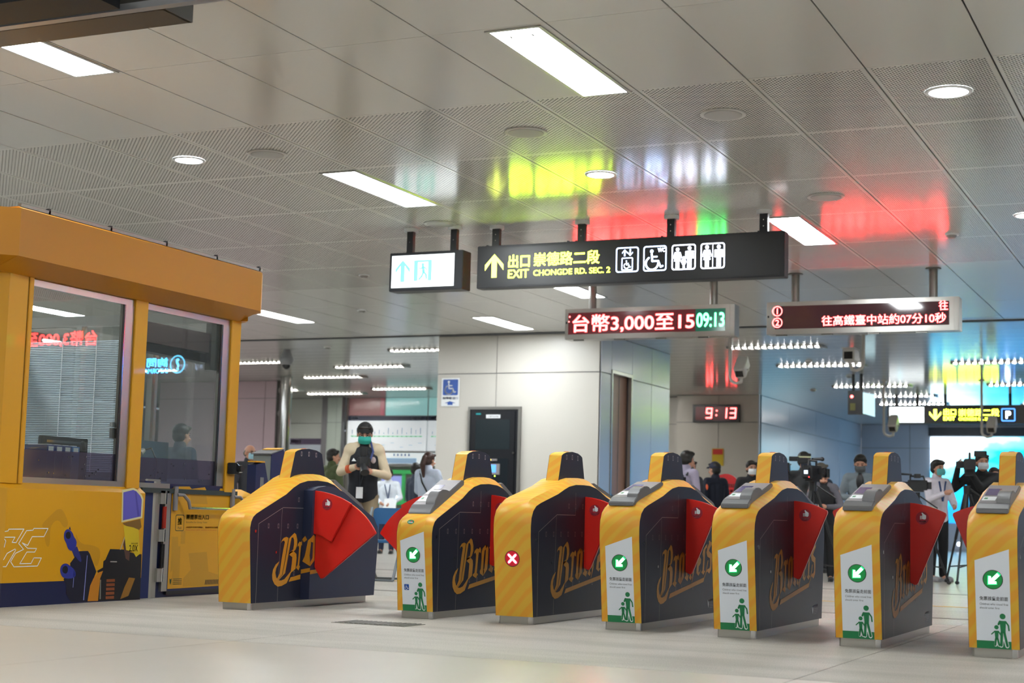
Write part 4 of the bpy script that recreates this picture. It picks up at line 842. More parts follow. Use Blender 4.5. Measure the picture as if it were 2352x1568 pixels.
def ticket_machine(x, label):
    t = thing('ticket_machine', label, 'ticket machine', (x, 39.6, 0), 0, 'ticket machines under the route map')
    mk('cabinet', MB().box(0, 1.62, 0, .6, 0, 2.48), mat('machine_grey', '8b8d8c', .4), t, bevel=.02)
    mk('top_sign', MB().box(.02, 1.60, -.02, 0, 2.1, 2.46), mat('machine_white', 'dfe9ea', .4, emit=(.85, .95, 1), es=.35), t); mk('upper_screen', MB().box(.32, 1.3, -.03, -.02, 2.16, 2.31), mat('machine_screen_dim', '7d94ad', .2, emit=(.3, .45, .6), es=.4), t)
    for k in range(5): mk('icon', MB().box(.55+.12*k, .60+.12*k, -.026, -.02, 2.37, 2.43), mat('machine_icon', '6f7fb0', .5), t)
    mk('hood', MB().prism([(.02, 2.06), (1.60, 2.06), (1.5, 2.12), (1.0, 2.15), (.5, 2.14), (.1, 2.1)], 'y', -.1, 0), mat('machine_grey', '8b8d8c', .4), t)
    mk('green_trim', MB().box(.02, 1.60, -.08, 0, 1.86, 1.97), mat('machine_green', '3fb55f', .4, emit=(.1, .5, .2), es=.2), t); mk('green_trim', MB().box(.02, 1.60, -.06, 0, .98, 1.09), mat('machine_green', '3fb55f', .4, emit=(.1, .5, .2), es=.2), t)
    mk('green_frame', MB().box(.86, .96, -.05, 0, 1.09, 1.86), mat('machine_green', '3fb55f', .4, emit=(.1, .5, .2), es=.2), t)
    mk('touch_screen', MB().box(.20, .84, -.04, 0, 1.28, 1.80), mat('machine_screen', '4a5688', .15, emit=(.28, .32, .62), es=.9), t); mk('bright_strip', MB().box(.34, .84, -.05, -.04, 1.16, 1.24), mat('machine_strip', 'ffffff', .5, emit=(.85, .9, 1), es=2.5), t)
ticket_machine(-22.45, 'green-trimmed ticket machine whose screen glows between two staff in white'); ticket_machine(-20.7, 'ticket machine hidden behind the core wall')
# ---- advertising screen on the far back wall
t = thing('advertising_screen', 'large backlit sea-blue advertising panel on the far back wall', 'billboard', (0, 52.88, 0))
mk('top_box', MB().box(-9.12, 1.5, -.25, 0, 3.72, 4.0), mat('dark_band', '1e2430', .4), t)
m = mat('sea_backlit', '60c8e8', .4, emit=(.3, .8, 1), es=2.6); nt = m.node_tree; bs = nt.nodes['Principled BSDF']
gg = nt.nodes.new('ShaderNodeNewGeometry'); mp = nt.nodes.new('ShaderNodeMapping'); mp.inputs['Scale'].default_value = (.35, 1, .8); nt.links.new(gg.outputs['Position'], mp.inputs[0])
nn = nt.nodes.new('ShaderNodeTexNoise'); nn.inputs['Scale'].default_value = 1.6; nn.inputs['Detail'].default_value = 5; nt.links.new(mp.outputs[0], nn.inputs['Vector'])
sp = nt.nodes.new('ShaderNodeSeparateXYZ'); nt.links.new(gg.outputs['Position'], sp.inputs[0])
fz = math_node(nt, 'ADD', math_node(nt, 'MULTIPLY', math_node(nt, 'ADD', sp.outputs[0], 7.4), -.16), math_node(nt, 'MULTIPLY', math_node(nt, 'SUBTRACT', sp.outputs[2], 2.9), .35))
fz = math_node(nt, 'ADD', fz, math_node(nt, 'MULTIPLY', nn.outputs['Fac'], .9))
cr = nt.nodes.new('ShaderNodeValToRGB'); nt.links.new(fz, cr.inputs[0])
e = cr.color_ramp.elements; e[0].position = .15; e[0].color = (.0, .16, .40, 1); e[1].position = .72; e[1].color = (.85, .97, 1, 1)
e2 = cr.color_ramp.elements.new(.38); e2.color = (.0, .42, .70, 1); e3 = cr.color_ramp.elements.new(.56); e3.color = (.16, .70, .85, 1)
nt.links.new(cr.outputs[0], bs.inputs['Emission Color']); bs.inputs['Emission Strength'].default_value = 2.8
mk('lit_picture', MB().box(-9.09, 1.4, -.02, 0, .9, 3.70), m, t)
t = thing('floor_lamp_strip', 'pair of small bright lamps near the floor below the blue panel', 'lamp', (0, 50, 0))
for x in (-8.15, -7.75): mk('lamp', MB().ell((x, 0, .25), (.06, .06, .06)), mat('white_spot', 'ffffff', .5, emit=(.85, .9, 1), es=8), t)
# ---- surveillance cameras
def cctv(x, y, drop, label, head, yaw_=0.0, side=1):
    t = thing('surveillance_camera', label, 'security camera', (x, y, CZ), yaw_, 'hanging surveillance cameras')
    M_c = mat('camera_housing_pale', 'cfcbc6', .4)
    mk('pole', MB().tube((0, 0, -drop), (0, 0, 0), .03, .03, 12), M_c, t, smooth=True); mk('ceiling_rose', MB().tube((0, 0, -.02), (0, 0, 0), .07, .07, 16), M_c, t)
    mk('hook', MB().path([(0, 0, -drop), (.03*side, 0, -drop-.06), (.12*side, 0, -drop-.10), (.21*side, 0, -drop-.08), (.22*side, 0, -drop+.02)], .028, 10), M_c, t, smooth=True)
    hx = .22*side
    if head == 'front':
        mk('housing', MB().bbox(hx-.105, hx+.105, -.22, .2, -drop+.06, -drop+.27, .02), M_c, t, bevel=.01); mk('lens_window', MB().box(hx-.075, hx+.075, -.225, -.22, -drop+.085, -drop+.215), mat('camera_glass', '24201f', .1), t)
        mk('sunshield', MB().box(hx-.115, hx+.115, -.26, .18, -drop+.27, -drop+.285), M_c, t)
    else:
        rot = Euler((.75, 0, 0)).to_matrix()
        b = MB(); b.bbox(-.10, .10, -.2, .2, -.09, .12, .03)
        b.v = [tuple(rot@Vector(v)+Vector((hx, 0, -drop+.18))) for v in b.v]; mk('housing', b, M_c, t, bevel=.008)
        b = MB(); b.box(-.07, .07, -.206, -.2, -.05, .08); b.v = [tuple(rot@Vector(v)+Vector((hx, 0, -drop+.18))) for v in b.v]; mk('lens_window', b, mat('camera_glass', '24201f', .1), t)
        mk('knob', MB().tube((hx+.1, 0, -drop+.14), (hx+.13, 0, -drop+.14), .02), M_c, t)
cctv(-8.3, 27.5, .76, 'surveillance camera below the LED board with the green time, tilted down', 'tilt')
cctv(-5.9, 27.6, .55, 'surveillance camera under the second LED board, lens facing the gates', 'front', side=-1)
cctv(-7.35, 36.6, 1.2, 'surveillance camera on a long pole beside the far exit sign', 'tilt')
cctv(-5.2, 36.9, 1.2, 'surveillance camera partly behind the far exit sign', 'tilt')
t = thing('dome_camera', 'grey dome camera hanging from the far ceiling beside the booth', 'security camera', (-18.08, 27.9, CZ))
mk('cap', MB().tube((0, 0, -.14), (0, 0, 0), .13, .06, 20), mat('dome_grey', '8c8f94', .4), t, smooth=True); mk('shell', MB().ell((0, 0, -.22), (.16, .16, .13)), mat('dome_grey', '8c8f94', .4), t, smooth=True); mk('lens_bubble', MB().ell((0, 0, -.33), (.09, .09, .09)), mat('dome_dark', '1e2024', .15), t, smooth=True)
# ---- floor grate and red standee
t = thing('floor_grate', 'dark metal floor grate in front of the second gate', 'grate', (-5.57, 9.28, 0))
t2 = [t]
mk('surround', MB().box(0, .56, 0, .30, .0, .003), mat('grate_grey', '85837c', .5, metal=.3), t)
for k in range(14): mk('slat', MB().box(.02+.038*k, .045+.038*k, .015, .285, .003, .006), mat('grate_slat', '6e6d68', .45, metal=.4), t)
t = thing('red_standee', 'rounded standing notice, red above and pale below, beside the police officer', 'standee', (-7.9, 26.0, 0))
def arch(w, z0, z1, r):
    return [(-w, z0), (w, z0), (w, z1-r)]+[(w*math.cos(a), z1-r+r*math.sin(a)) for a in [PI*i/16 for i in range(1, 16)]]+[(-w, z1-r)]
mk('board', MB().prism(arch(.24, .03, 1.56, .22), 'y', 0, .03), mat('standee_pale', 'd6cfc6', .5), t); mk('red_panel', MB().prism(arch(.24, 1.19, 1.56, .22), 'y', -.004, 0), mat('standee_red', 'cf1f25', .5), t)
text('standee_text', '防疫', .05, M_white, t, (-.12, -.006, 1.45), bold=.02); text('standee_text', '實名制登記', .06, M_white, t, (-.17, -.006, 1.33), bold=.02, width=.34); text('standee_text', '請戴口罩', .05, M_white, t, (-.17, -.006, 1.24), bold=.02, width=.3)
mk('foot', MB().box(-.26, .26, -.15, .18, 0, .03), M_steeld, t)
# ================================================================== INFORMATION BOOTH
bo = thing('information_booth', 'yellow and navy information booth with glazed upper half and a yellow header coloured for its dimmer light', 'booth', (-9.3, 10.2, 0))
BO = Vector((-9.3, 10.2, 0))
def bk(name, mb, m, parent=None, **k):
    """booth part: the mesh is given in room coordinates"""
    o = mk(name, mb, m, parent or bo, **k)
    if parent is None: o.location = -BO
    return o
XF = -8.05
foot = [(XF, 8.83), (XF, 10.42), (-8.10, 10.44), (-8.12, 11.70), (-8.25, 11.80), (-10.7, 11.80), (-10.7, 8.1), (-8.75, 8.1)]
def inset(P, d): return [(x-d if i in (0, 1, 2, 3) else x, y) for i, (x, y) in enumerate(P)]
low = [(XF, 8.83), (XF, 10.42), (-8.2, 10.42), (-8.75, 10.42), (-8.75, 8.13)]
bk('counter_front', MB().prism(low, 'z', .172, .852), M_yplain, label='yellow wrapped counter front')
lg = MB(); a, b_ = [(XF, 8.83, .852), (XF, 10.14, .852), (XF, 10.42, .852), (-8.75, 8.13, .852)], [(-8.11, 8.80, .897), (-8.11, 10.17, .897), (-8.11, 10.42, .897), (-8.80, 8.11, .897)]
lg.add([a[0], a[2], b_[2], b_[0]], [(0, 1, 2, 3)]).add([a[3], a[0], b_[0], b_[3]], [(0, 1, 2, 3)]).prism([(-8.111, 8.8), (-8.111, 10.42), (-8.75, 10.42), (-8.75, 8.12)], 'z', .85, .897)
bk('counter_ledge', lg, M_yplain)
bk('kick_band', MB().prism([(x-.001, y) for x, y in low], 'z', 0, .172), M_navydk, label='dark navy band along the floor')
bk('counter_return', MB().box(-8.75, -8.13, 10.43, 11.78, 0, .86), M_navydk); bk('counter_return_ledge', MB().box(-8.75, -8.09, 10.43, 11.78, .86, .90), mat('dark_green_ledge', '2c3836', .4))
# frame columns
def col(y0, y1, x0=-8.17, x1=-8.085, z0=.89, z1=2.45): return bk('frame_column', MB().bbox(x0, x1, y0, y1, z0, z1, .006), M_yplain)
col(8.76, 8.965); col(8.985, 9.03, x1=-8.088); bk('column_groove', MB().box(-8.16, -8.10, 8.963, 8.987, .89, 2.45), mat('groove_ochre', '8e6612', .6)); col(10.225, 10.385); col(11.575, 11.72)
bk('corner_column', MB().prism([(-8.085, 8.76), (-8.17, 8.76), (-8.7, 8.2), (-8.62, 8.13)], 'z', .89, 2.45), M_yplain)
# header
def hdr(prof, y0, y1): return MB().prism(prof, 'y', y0, y1)
hb = MB()
HP = [(-7.85, 2.50), (-7.85, 2.845), (-7.88, 2.86), (-8.2, 2.86), (-8.2, 2.41), (-8.07, 2.415)]
hb.prism(HP, 'y', 8.58, 11.66)
bk('header', hb, M_ydim, label='yellow header, dimmer light put into its colour, with a sloping underside')
ch = MB(); A0 = [(-7.85, 8.58, z) for z in (2.50, 2.845)]+[(-8.07, 8.66, 2.415)]; B0 = [(-8.55, 7.9, z) for z in (2.50, 2.845)]+[(-8.72, 8.05, 2.415)]
ch.add(A0+B0+[(-8.55, 8.6, 2.845), (-8.4, 8.6, 2.415)], [(0, 1, 4, 3), (0, 3, 5, 2), (1, 6, 4), (2, 5, 7)])
bk('header_corner', ch, M_ydim)
ce_ = MB(); ce_.prism([(-7.85, 11.66), (-7.95, 11.82), (-8.22, 11.92), (-8.22, 11.66)], 'z', 2.50, 2.845).prism([(-7.98, 11.66), (-8.07, 11.76), (-8.22, 11.84), (-8.22, 11.66)], 'z', 2.415, 2.50)
bk('header_end', ce_, M_ydim)
bk('header_cap_rail', MB().box(-7.90, -7.87, 8.6, 11.7, 2.86, 2.885), M_steeld)
for y in (8.9, 9.6, 10.3, 11.0, 11.65): bk('cap_post', MB().box(-7.9, -7.87, y-.01, y+.01, 2.86, 2.9), M_blackm)
# glazing bay by bay
def bay(y0, y1, sh):
    f = bk('window_frame', MB().box(-8.15, -8.11, y0, y1, .897, .94).box(-8.15, -8.11, y0, y1, 2.36, 2.41).box(-8.16, -8.105, y1-.105, y1, .94, 2.36), M_steel)
    mk('seal', MB().box(-8.11, -8.104, y1-.135, y1-.12, .94, 2.36), M_black, f); mk('seal_edge', MB().box(-8.11, -8.103, y1-.118, y1-.105, .94, 2.36), M_chrome, f)
    f['label'] = 'stainless window frame'
    bk('pane', MB().add([(-8.13, y0, 1.15), (-8.13, y1-.1, 1.16), (-8.13, y1-.1, 2.37), (-8.13, y0, 2.37)], [(0, 1, 2, 3)]), M_glass, label='clear glass pane')
    lp = bk('frosted_panel', MB().add([(-8.128, y0, .94), (-8.128, y1-.1, .94), (-8.128, y1-.1, 1.155), (-8.128, y0, 1.145)], [(0, 1, 2, 3)]), M_frost, label='smoky lower glass panel')
    rr = random.Random(int(y0*10))
    for k in range(16): mk('screw', MB().tube((-8.126, y0+.1+rr.random()*.9, .97+rr.random()*.16), (-8.120, y0+.1+rr.random()*.9*0+.1, .98), .0001) if False else MB().disc((y0+.12+rr.random()*.9, .965+rr.random()*.16, -8.1265), .006, 'x', .002, 8), M_chrome if k % 2 else M_blackm, lp)
bay(9.03, 10.225, 0); bay(10.385, 11.575, 1)
# shutter housing in the second bay
sh = bk('shutter_box', MB().box(-8.30, -8.16, 10.39, 11.42, 2.10, 2.27), mat('shutter_pinkish_steel', '8f7b7c', .35, metal=.6), label='steel roller shutter box')
mk('shutter_roll', MB().prism([(10.39, 2.10), (11.40, 2.09), (11.47, 2.05), (11.43, 2.01), (10.39, 2.03)], 'x', -8.29, -8.18), M_blackm, sh)
mk('guide', MB().box(-8.2, -8.14, 11.35, 11.45, 1.95, 2.36), M_steeld, sh)
# interior
bk('interior_floor', MB().box(-10.7, -8.75, 8.2, 11.7, .0, .05), mat('booth_floor', '8a8a8c', .5))
bk('worktop', MB().box(-8.74, -8.18, 8.8, 11.68, .86, .89), mat('worktop_purple', '4b3a78', .4))
bk('top_beam', MB().box(-10.7, -8.2, 11.7, 11.78, 2.42, 2.52), M_steel); bk('top_beam', MB().box(-10.74, -10.66, 8.1, 11.78, 2.42, 2.52), M_steel)
eb = bk('end_wall_base', MB().box(-10.7, -8.2, 11.70, 11.76, 0, 1.0), mat('end_wall_blue', 'a9bac6', .4))
for x in (-8.25, -9.05, -9.9, -10.65): bk('end_mullion', MB().box(x-.03, x+.03, 11.69, 11.77, .9, 2.42), M_steel)
bk('end_pane', MB().add([(-10.65, 11.73, 1.0), (-8.25, 11.73, 1.0), (-8.25, 11.73, 2.42), (-10.65, 11.73, 2.42)], [(0, 1, 2, 3)]), M_glass)
M_blind = mat('pale_blind', 'a9b8c0', .6)
bl = bk('blind', MB().box(-9.86, -9.80, 11.60, 11.64, 2.28, 2.34), M_steel)
for k in range(72): mk('blind_slat', MB().add([(-10.62, 11.60, 1.05+.017*k), (-9.15, 11.60, 1.05+.017*k), (-9.15, 11.606, 1.0615+.017*k), (-10.62, 11.606, 1.0615+.017*k)], [(0, 1, 2, 3)]), M_blind, bl)
for k in range(3): mk('cord', MB().tube((-9.6-.4*k, 11.59, 1.05), (-9.6-.4*k, 11.59, 2.3), .004, .004, 6), M_white, bl)
bk('back_wall', MB().box(-10.72, -10.68, 8.1, 11.76, 0, 1.1), mat('booth_back_wall', 'c3d0d6', .5)); bk('back_pane', MB().add([(-10.7, 8.1, 1.1), (-10.7, 11.7, 1.1), (-10.7, 11.7, 2.42), (-10.7, 8.1, 2.42)], [(0, 1, 2, 3)]), M_glass)
for y in (8.9, 10.1, 11.2): bk('back_mullion', MB().box(-10.73, -10.67, y-.03, y+.03, 1.1, 2.42), M_steel)
bk('back_cabinet', MB().box(-10.66, -10.2, 9.3, 11.6, 0, 1.25), mat('booth_cabinet_blue', '7d9bb5', .4)); bk('white_board', MB().box(-10.67, -10.64, 9.8, 11.0, 1.35, 2.1), mat('pale_board', 'c9d6dc', .4))
# wrap artwork on the counter front: outlined letters, pipes, generic machine shapes
GL = {'A': [(9.284,0.564),(9.244,0.504),(9.118,0.504),(9.075,0.44),(9.017,0.459),(9.077,0.419),(9.172,0.417),(9.155,0.391),(9.071,0.392),(9.004,0.308),(9.122,0.308),(9.149,0.349),(9.23,0.347),(9.192,0.289),(8.945,0.287),(8.908,0.325),(8.954,0.384),(9.034,0.412),(8.98,0.455),(9.055,0.548),(9.121,0.551),(9.131,0.564)],
'B': [(8.833,0.541),(8.863,0.545),(8.87,0.558),(9.026,0.559),(8.952,0.461),(8.911,0.463),(8.938,0.5),(8.833,0.5)],
'C': [(8.833,0.486),(8.846,0.473),(8.834,0.43)], 'D': [(8.835,0.29),(8.864,0.29),(8.954,0.408),(8.945,0.415),(8.868,0.385),(8.835,0.34)]}
wr = bk('wrap_artwork', MB().box(XF-.001, XF+.0006, 8.84, 8.845, .2, .84), M_yplain, label='printed artwork with outlined letters and dark machine shapes')
PW = {'flame': 'c0901a'}
def chaikin(p, n=2):
    for _ in range(n):
        q = []
        for a_, c_ in zip(p, p[1:]+p[:1]): q += [(a_[0]*.75+c_[0]*.25, a_[1]*.75+c_[1]*.25), (a_[0]*.25+c_[0]*.75, a_[1]*.25+c_[1]*.75)]
        p = q
    return p
def art(poly, col_, lift, nm='printed_shape', e=None):
    if col_ in ('2d3590', '10121f', 'c38d17', '2b3178'): poly = chaikin(poly)
    mk(nm, MB().flat(poly, 'x', XF+lift), mat('print_'+col_, col_, .4), wr)
for k in GL: 
    P = stroke(GL[k]+([GL[k][0]] if k in 'A' else []), .006)
    b = MB()
    for q in P: b.flat(q, 'x', XF+.0016)
    mk('outlined_letter', b, M_white, wr)
art([(9.39,0.715),(9.442,0.703),(9.517,0.598),(9.464,0.56),(9.392,0.64),(9.305,0.584),(9.317,0.436),(9.282,0.424),(9.249,0.498),(9.273,0.534),(9.214,0.583),(9.23,0.608),(9.333,0.683)], 'c38d17', .0006)
art([(9.588,0.548),(9.654,0.446),(9.81,0.439),(9.912,0.4),(9.866,0.24),(9.775,0.382),(9.629,0.402)], 'c38d17', .0007)
art([(9.564,0.397),(9.621,0.431),(9.689,0.316),(9.636,0.314),(9.601,0.34)], '24286a', .0010)
art([(9.649,0.393),(9.75,0.394),(9.776,0.369),(9.862,0.234),(9.832,0.177),(9.778,0.007),(9.586,0.011),(9.524,0.078),(9.524,0.134),(9.487,0.185),(9.561,0.246),(9.552,0.303),(9.604,0.352)], '15162b', .0012)
art([(9.564,0.397),(9.621,0.431),(9.689,0.316),(9.66,0.31),(9.601,0.36)], '2b3178', .0014)
art([(9.515,0.561),(9.56,0.535),(9.577,0.503),(9.613,0.472),(9.612,0.428),(9.581,0.396),(9.543,0.398),(9.514,0.416),(9.496,0.453),(9.466,0.485),(9.462,0.529),(9.483,0.557)], '2d3590', .0016)
art([(9.515,0.561),(9.526,0.582),(9.54,0.552)], '1b2050', .0016); art([(9.517,0.544),(9.537,0.529),(9.542,0.503),(9.527,0.485),(9.498,0.488),(9.481,0.507),(9.485,0.532)], '10121f', .0020)
art([(9.514,0.304),(9.553,0.284),(9.618,0.248),(9.623,0.188),(9.486,0.188),(9.447,0.23),(9.442,0.267),(9.463,0.298)], '2d3590', .0016); art([(9.506,0.288),(9.528,0.272),(9.533,0.247),(9.516,0.225),(9.483,0.229),(9.464,0.251),(9.47,0.276)], '10121f', .0020)
for q in ([(9.742, .36), (9.748, .36), (9.735, .02), (9.725, .02)], [(9.60, .25), (9.606, .25), (9.603, .12), (9.597, .12)]): art(q, '8a92d8', .0016)
art([(10.012,0.407),(10.197,0.401),(10.24,0.384),(10.347,0.363),(10.41,0.362),(10.418,0.001),(9.9,0.008),(9.906,0.181),(9.871,0.24),(9.938,0.264),(9.939,0.312),(9.963,0.325)], '17161a', .0014)
art([(9.887,0.227),(9.941,0.238),(9.911,0.181),(9.9,0.008),(9.776,0.01),(9.797,0.127),(9.831,0.183)], 'c8801f', .0018); art([(10.263,0.179),(10.342,0.171),(10.269,0.034),(10.168,0.011),(10.212,0.102)], '9a6a22', .0018)
for k in range(5): art([(9.988, .172-.033*k), (10.09, .172-.033*k), (10.092, .150-.033*k), (9.99, .150-.033*k)], '8c4a26', .0018)
art([(9.912, .17), (9.922, .17), (9.93, .02), (9.918, .02)], '8b8a80', .0020); art([(10.19, .525), (10.20, .525), (10.145, .40), (10.13, .40)], 'b9a886', .0020); art([(10.19, .50), (10.26, .40), (10.255, .31), (10.21, .33), (10.17, .44)], '5a3d33', .0016)
art([(10.121,0.872),(10.261,0.892),(10.31,0.88),(10.372,0.838),(10.396,0.805),(10.393,0.653),(10.133,0.615)], 'd8cf9a', .0018); art([(10.137,0.853),(10.26,0.876),(10.3,0.866),(10.354,0.829),(10.375,0.801),(10.373,0.665),(10.15,0.631)], '5f59b8', .0022)
art([(10.28, .86), (10.30, .86), (10.355, .67), (10.33, .665)], '4a44a0', .0024)
art([(10.15, .61), (10.37, .645), (10.39, .58), (10.34, .54), (10.16, .60)], '7c5a22', .0020)
art([(10.16,0.592),(10.287,0.576),(10.354,0.559),(10.388,0.366),(10.339,0.34),(10.298,0.383),(10.208,0.397)], 'd5b81e', .0024)
text('printed_number', '2.0X', .052, M_dktext, wr, (XF+.003, 10.245, .385), FX, bold=.02, width=.11); text('printed_text', 'SHOULDER', .012, M_dktext, wr, (XF+.003, 10.268, .443), FX, bold=.01, width=.085)
poly_flat('small_mark', stroke([(10.025, .308), (10.10, .306)], .008), mat('pale_print', 'b9b4ae', .5), wr, (XF+.002, 0, 0), FX)
# things on and above the counter inside
cx_ = [('2c3f86', .0), ('2c3f86', .095), ('2c3f86', .19), ('5585c4', .285)]
for i, (c, d) in enumerate(cx_):
    lab = ['binder nearest the window column, dark blue with a paper label', 'second dark blue binder inside the booth window', 'third dark blue binder, before the light blue one', 'light blue binder beside the monitor'][i]
    t = thing('binder', lab, 'binder', (-8.42, 9.42+d, .89), 0, 'binders on the booth counter')
    mk('cover', MB().box(-.02, .20, 0, .085, 0, .305), mat('binder_'+c, c, .5), t); mk('spine_label', MB().box(.2, .2015, .015, .07, .255, .295), M_white, t); mk('pages', MB().box(0, .18, .01, .075, .30, .312), M_white, t)
t = thing('monitor', 'black monitor seen from behind over the booth counter', 'monitor', (-8.62, 9.98, .89))
mk('screen_back', MB().bbox(-.03, .03, -.19, .36, .05, .395, .012), M_black, t, bevel=.005); mk('silver_edge', MB().box(.031, .034, -.15, .34, .345, .365), M_chrome, t); mk('stand', MB().box(-.06, .08, .02, .14, 0, .06), M_black, t)
mk('vent_label', MB().box(.031, .033, .13, .16, .24, .28), M_white, t)
t = thing('desk_microphone', 'black gooseneck microphone beside the monitor', 'microphone', (-8.36, 10.03, .89)); mk('base', MB().tube((0, 0, 0), (0, 0, .02), .05), M_black, t); mk('neck', MB().path([(0, 0, .02), (0, .01, .22), (0, -.02, .30)], .006, 8), M_black, t); mk('capsule', MB().capsule((0, -.02, .30), (0, -.04, .345), .016, .018), M_black, t)
t = thing('counter_screen', 'grey-blue screen back in the second booth window', 'monitor', (-8.7, 11.25, .89)); mk('screen_back', MB().box(-.02, .02, -.25, .28, .08, .43), mat('screen_back_blue', '5c7284', .4), t); mk('stand', MB().box(-.06, .06, -.05, .05, 0, .08), M_black, t)
t = thing('desk_lamp', 'small chrome desk lamp behind the second booth window', 'lamp', (-8.4, 11.0, .89)); mk('base', MB().tube((0, 0, 0), (0, 0, .02), .05), M_chrome, t); mk('arm', MB().path([(0, 0, .02), (0, 0, .25), (0, -.08, .35), (0, -.18, .33)], .007, 8), M_chrome, t); mk('head', MB().tube((0, -.18, .33), (0, -.24, .30), .02, .035), M_steel, t)
t = thing('card_reader_stand', 'dark stand with a bright bar behind the second booth window', 'device', (-8.62, 10.85, .89)); mk('post', MB().box(-.02, .02, -.02, .02, 0, .42), M_blackm, t); mk('head', MB().box(-.05, .05, -.10, .12, .42, .47), M_blackm, t); mk('bright_bar', MB().box(.05, .052, -.09, .11, .43, .455), mat('bar_lit', 'ffffff', .5, emit=(1, 1, 1), es=1.5), t)
t = thing('purple_cloth', 'folded purple cloth on the counter inside the first booth window', 'cloth', (-8.25, 9.17, .89)); mk('fold', MB().capsule((0, -.1, .03), (0, .13, .03), .03, .035), mat('cloth_purple', '8a3f8c', .8), t, smooth=True)
t = thing('wall_socket', 'small white labelled socket on the inner frame of the first booth window', 'socket', (-8.165, 10.1, 1.3)); mk('plate', MB().box(-.0, .012, -.03, .04, .07, .11), M_white, t); mk('body', MB().box(0, .03, -.03, .03, -.02, .06), M_steeld, t); 
t = thing('mounted_camera', 'black camera strapped to the booth column', 'camera', (-8.06, 11.66, 1.10))
mk('body', MB().bbox(-.03, .06, -.07, .06, -.05, .05, .015), M_black, t, bevel=.006); mk('lens', MB().tube((.06, -.01, 0), (.10, -.01, .0), .032, .03, 16), M_blackm, t); mk('strap', MB().path([(.065, -.05, .045), (.085, 0, .0), (.07, .03, -.03), (.065, -.02, -.035)], .005, 6), M_chrome, t)
# ---- post and swing gate for groups
t = thing('gate_post', 'square steel post with navy side, hinge post of the yellow swing gate', 'post', (-8.17, 10.62, 0))
mk('post', MB().box(-.13, .045, -.115, .0, 0, .955), M_navy2, t, label='navy wrapped side'); mk('steel_face', MB().bbox(-.13, .055, .0, .10, 0, .955, .02), M_steel, t); mk('cap', MB().bbox(-.13, .056, -.118, .10, .955, .972, .02), M_steel, t, bevel=.006)
t = thing('swing_gate', 'yellow swing gate for group tickets with a push bar, open along the booth', 'gate', (-8.12, 10.76, 0))
def gb(name, mb, m, par=None, **k): return mk(name, mb, m, par or t, **k)
gp = gb('panel', MB().box(-.012, .012, .06, 1.0, .05, .94), M_navydk); 
yp = [(.09, .905), (.13, .905), (.16, .92), (.33, .925), (.36, .905), (.55, .925), (.585, .885), (.76, .89), (.78, .92), (.86, .92), (.955, .83), (.955, .6), (.955, .075), (.09, .068)]
pa = gb('yellow_film', MB().prism(yp, 'x', .012, .0135), M_yplain, label='yellow film with printed notices')
dy_ = mat('film_dull_yellow', 'c28f1a', .5); fp_ = 0.0
for P in ([(.33, .90), (.36, .905), (.56, .90), (.60, .78), (.36, .78)], [(.12, .5), (.20, .5), (.22, .3), (.12, .2)], [(.24, .55), (.30, .55), (.30, .44), (.24, .44)], [(.36, .36), (.62, .37), (.66, .2), (.80, .17), (.84, .08), (.3, .08), (.3, .15), (.40, .22)], [(.16, .42), (.24, .42), (.25, .1), (.14, .1)]):
    mk('faint_print', MB().flat(P, 'x', .0138+fp_), dy_, pa); fp_ += .0001
gr = mat('print_dark_green', '2f4420', .5)
poly_flat('sign_frame', ring(rrect(.155, .548, .275, .685, .015), rrect(.161, .554, .269, .679, .012)), gr, pa, (.0150, 0, 0), FX); text('push_text', '推', .062, gr, pa, (.0150, .215, .598), FX, bold=.03, width=.06, align='C'); text('push_text', 'Push', .02, gr, pa, (.0150, .215, .565), FX, width=.05, align='C')
text('notice_text', '團體票出入口', .044, gr, pa, (.0150, .305, .645), FX, bold=.02, width=.32); text('notice_text', 'Entry/Exit for Group Ticket', .017, gr, pa, (.0150, .305, .612), FX, width=.30)
text('warning_text', '未經許可請勿開啟，違者將依法處理', .016, mat('print_red', 'b83a14', .5), pa, (.0150, .305, .572), FX, bold=.01, width=.48); text('warning_text', 'Please contact staff for assistance at the counter', .009, mat('print_red', 'b83a14', .5), pa, (.0150, .305, .553), FX, width=.45)
for i in range(4): mk('small_print', MB().flat([(.16, .15-i*.014), (.28, .15-i*.014), (.28, .145-i*.014), (.16, .145-i*.014)], 'x', .0150), gr, pa)
poly_flat('small_emblem', [[(.11, .155), (.125, .145), (.14, .155), (.135, .12), (.125, .10), (.115, .12)]], gr, pa, (.0150, 0, 0), FX)
for i in range(14): mk('hatch', MB().flat([(.62+i*.022, .13), (.636+i*.022, .13), (.626+i*.022, .09), (.61+i*.022, .09)], 'x', .0150), mat('hatch_brown', '5b4315', .5), pa)
gb('closing_stile', MB().box(-.015, .016, .0, .075, .05, .895), M_steel); 
for z0, z1 in ((.77, .88), (.46, .56), (.13, .24)): h = gb('hinge', MB().box(-.01, .03, -.08, .03, z0, z1), M_steel); mk('pin', MB().tube((.03, -.012, z0), (.03, -.012, z1), .012), M_chrome, h)
gb('red_strip', MB().tube((.022, -.012, .57), (.022, -.012, .75), .018), mat('reflector_red', 'a8230f', .4)); gb('black_strip', MB().tube((.022, -.012, .245), (.022, -.012, .44), .018), M_black)
for y in (.12, .95):
    br = gb('bar_bracket', MB().bbox(.012, .045, y-.022, y+.022, .72, .92, .008), M_grey, smooth=False); mk('lever', MB().path([(.045, y+.01, .85), (.075, y+.05, .85), (.085, y+.11, .80), (.085, y+.135, .735)], .014, 10), M_grey, br, smooth=True)
gb('push_bar', MB().tube((.085, .25, .742), (.085, 1.08, .742), .012), M_chrome)
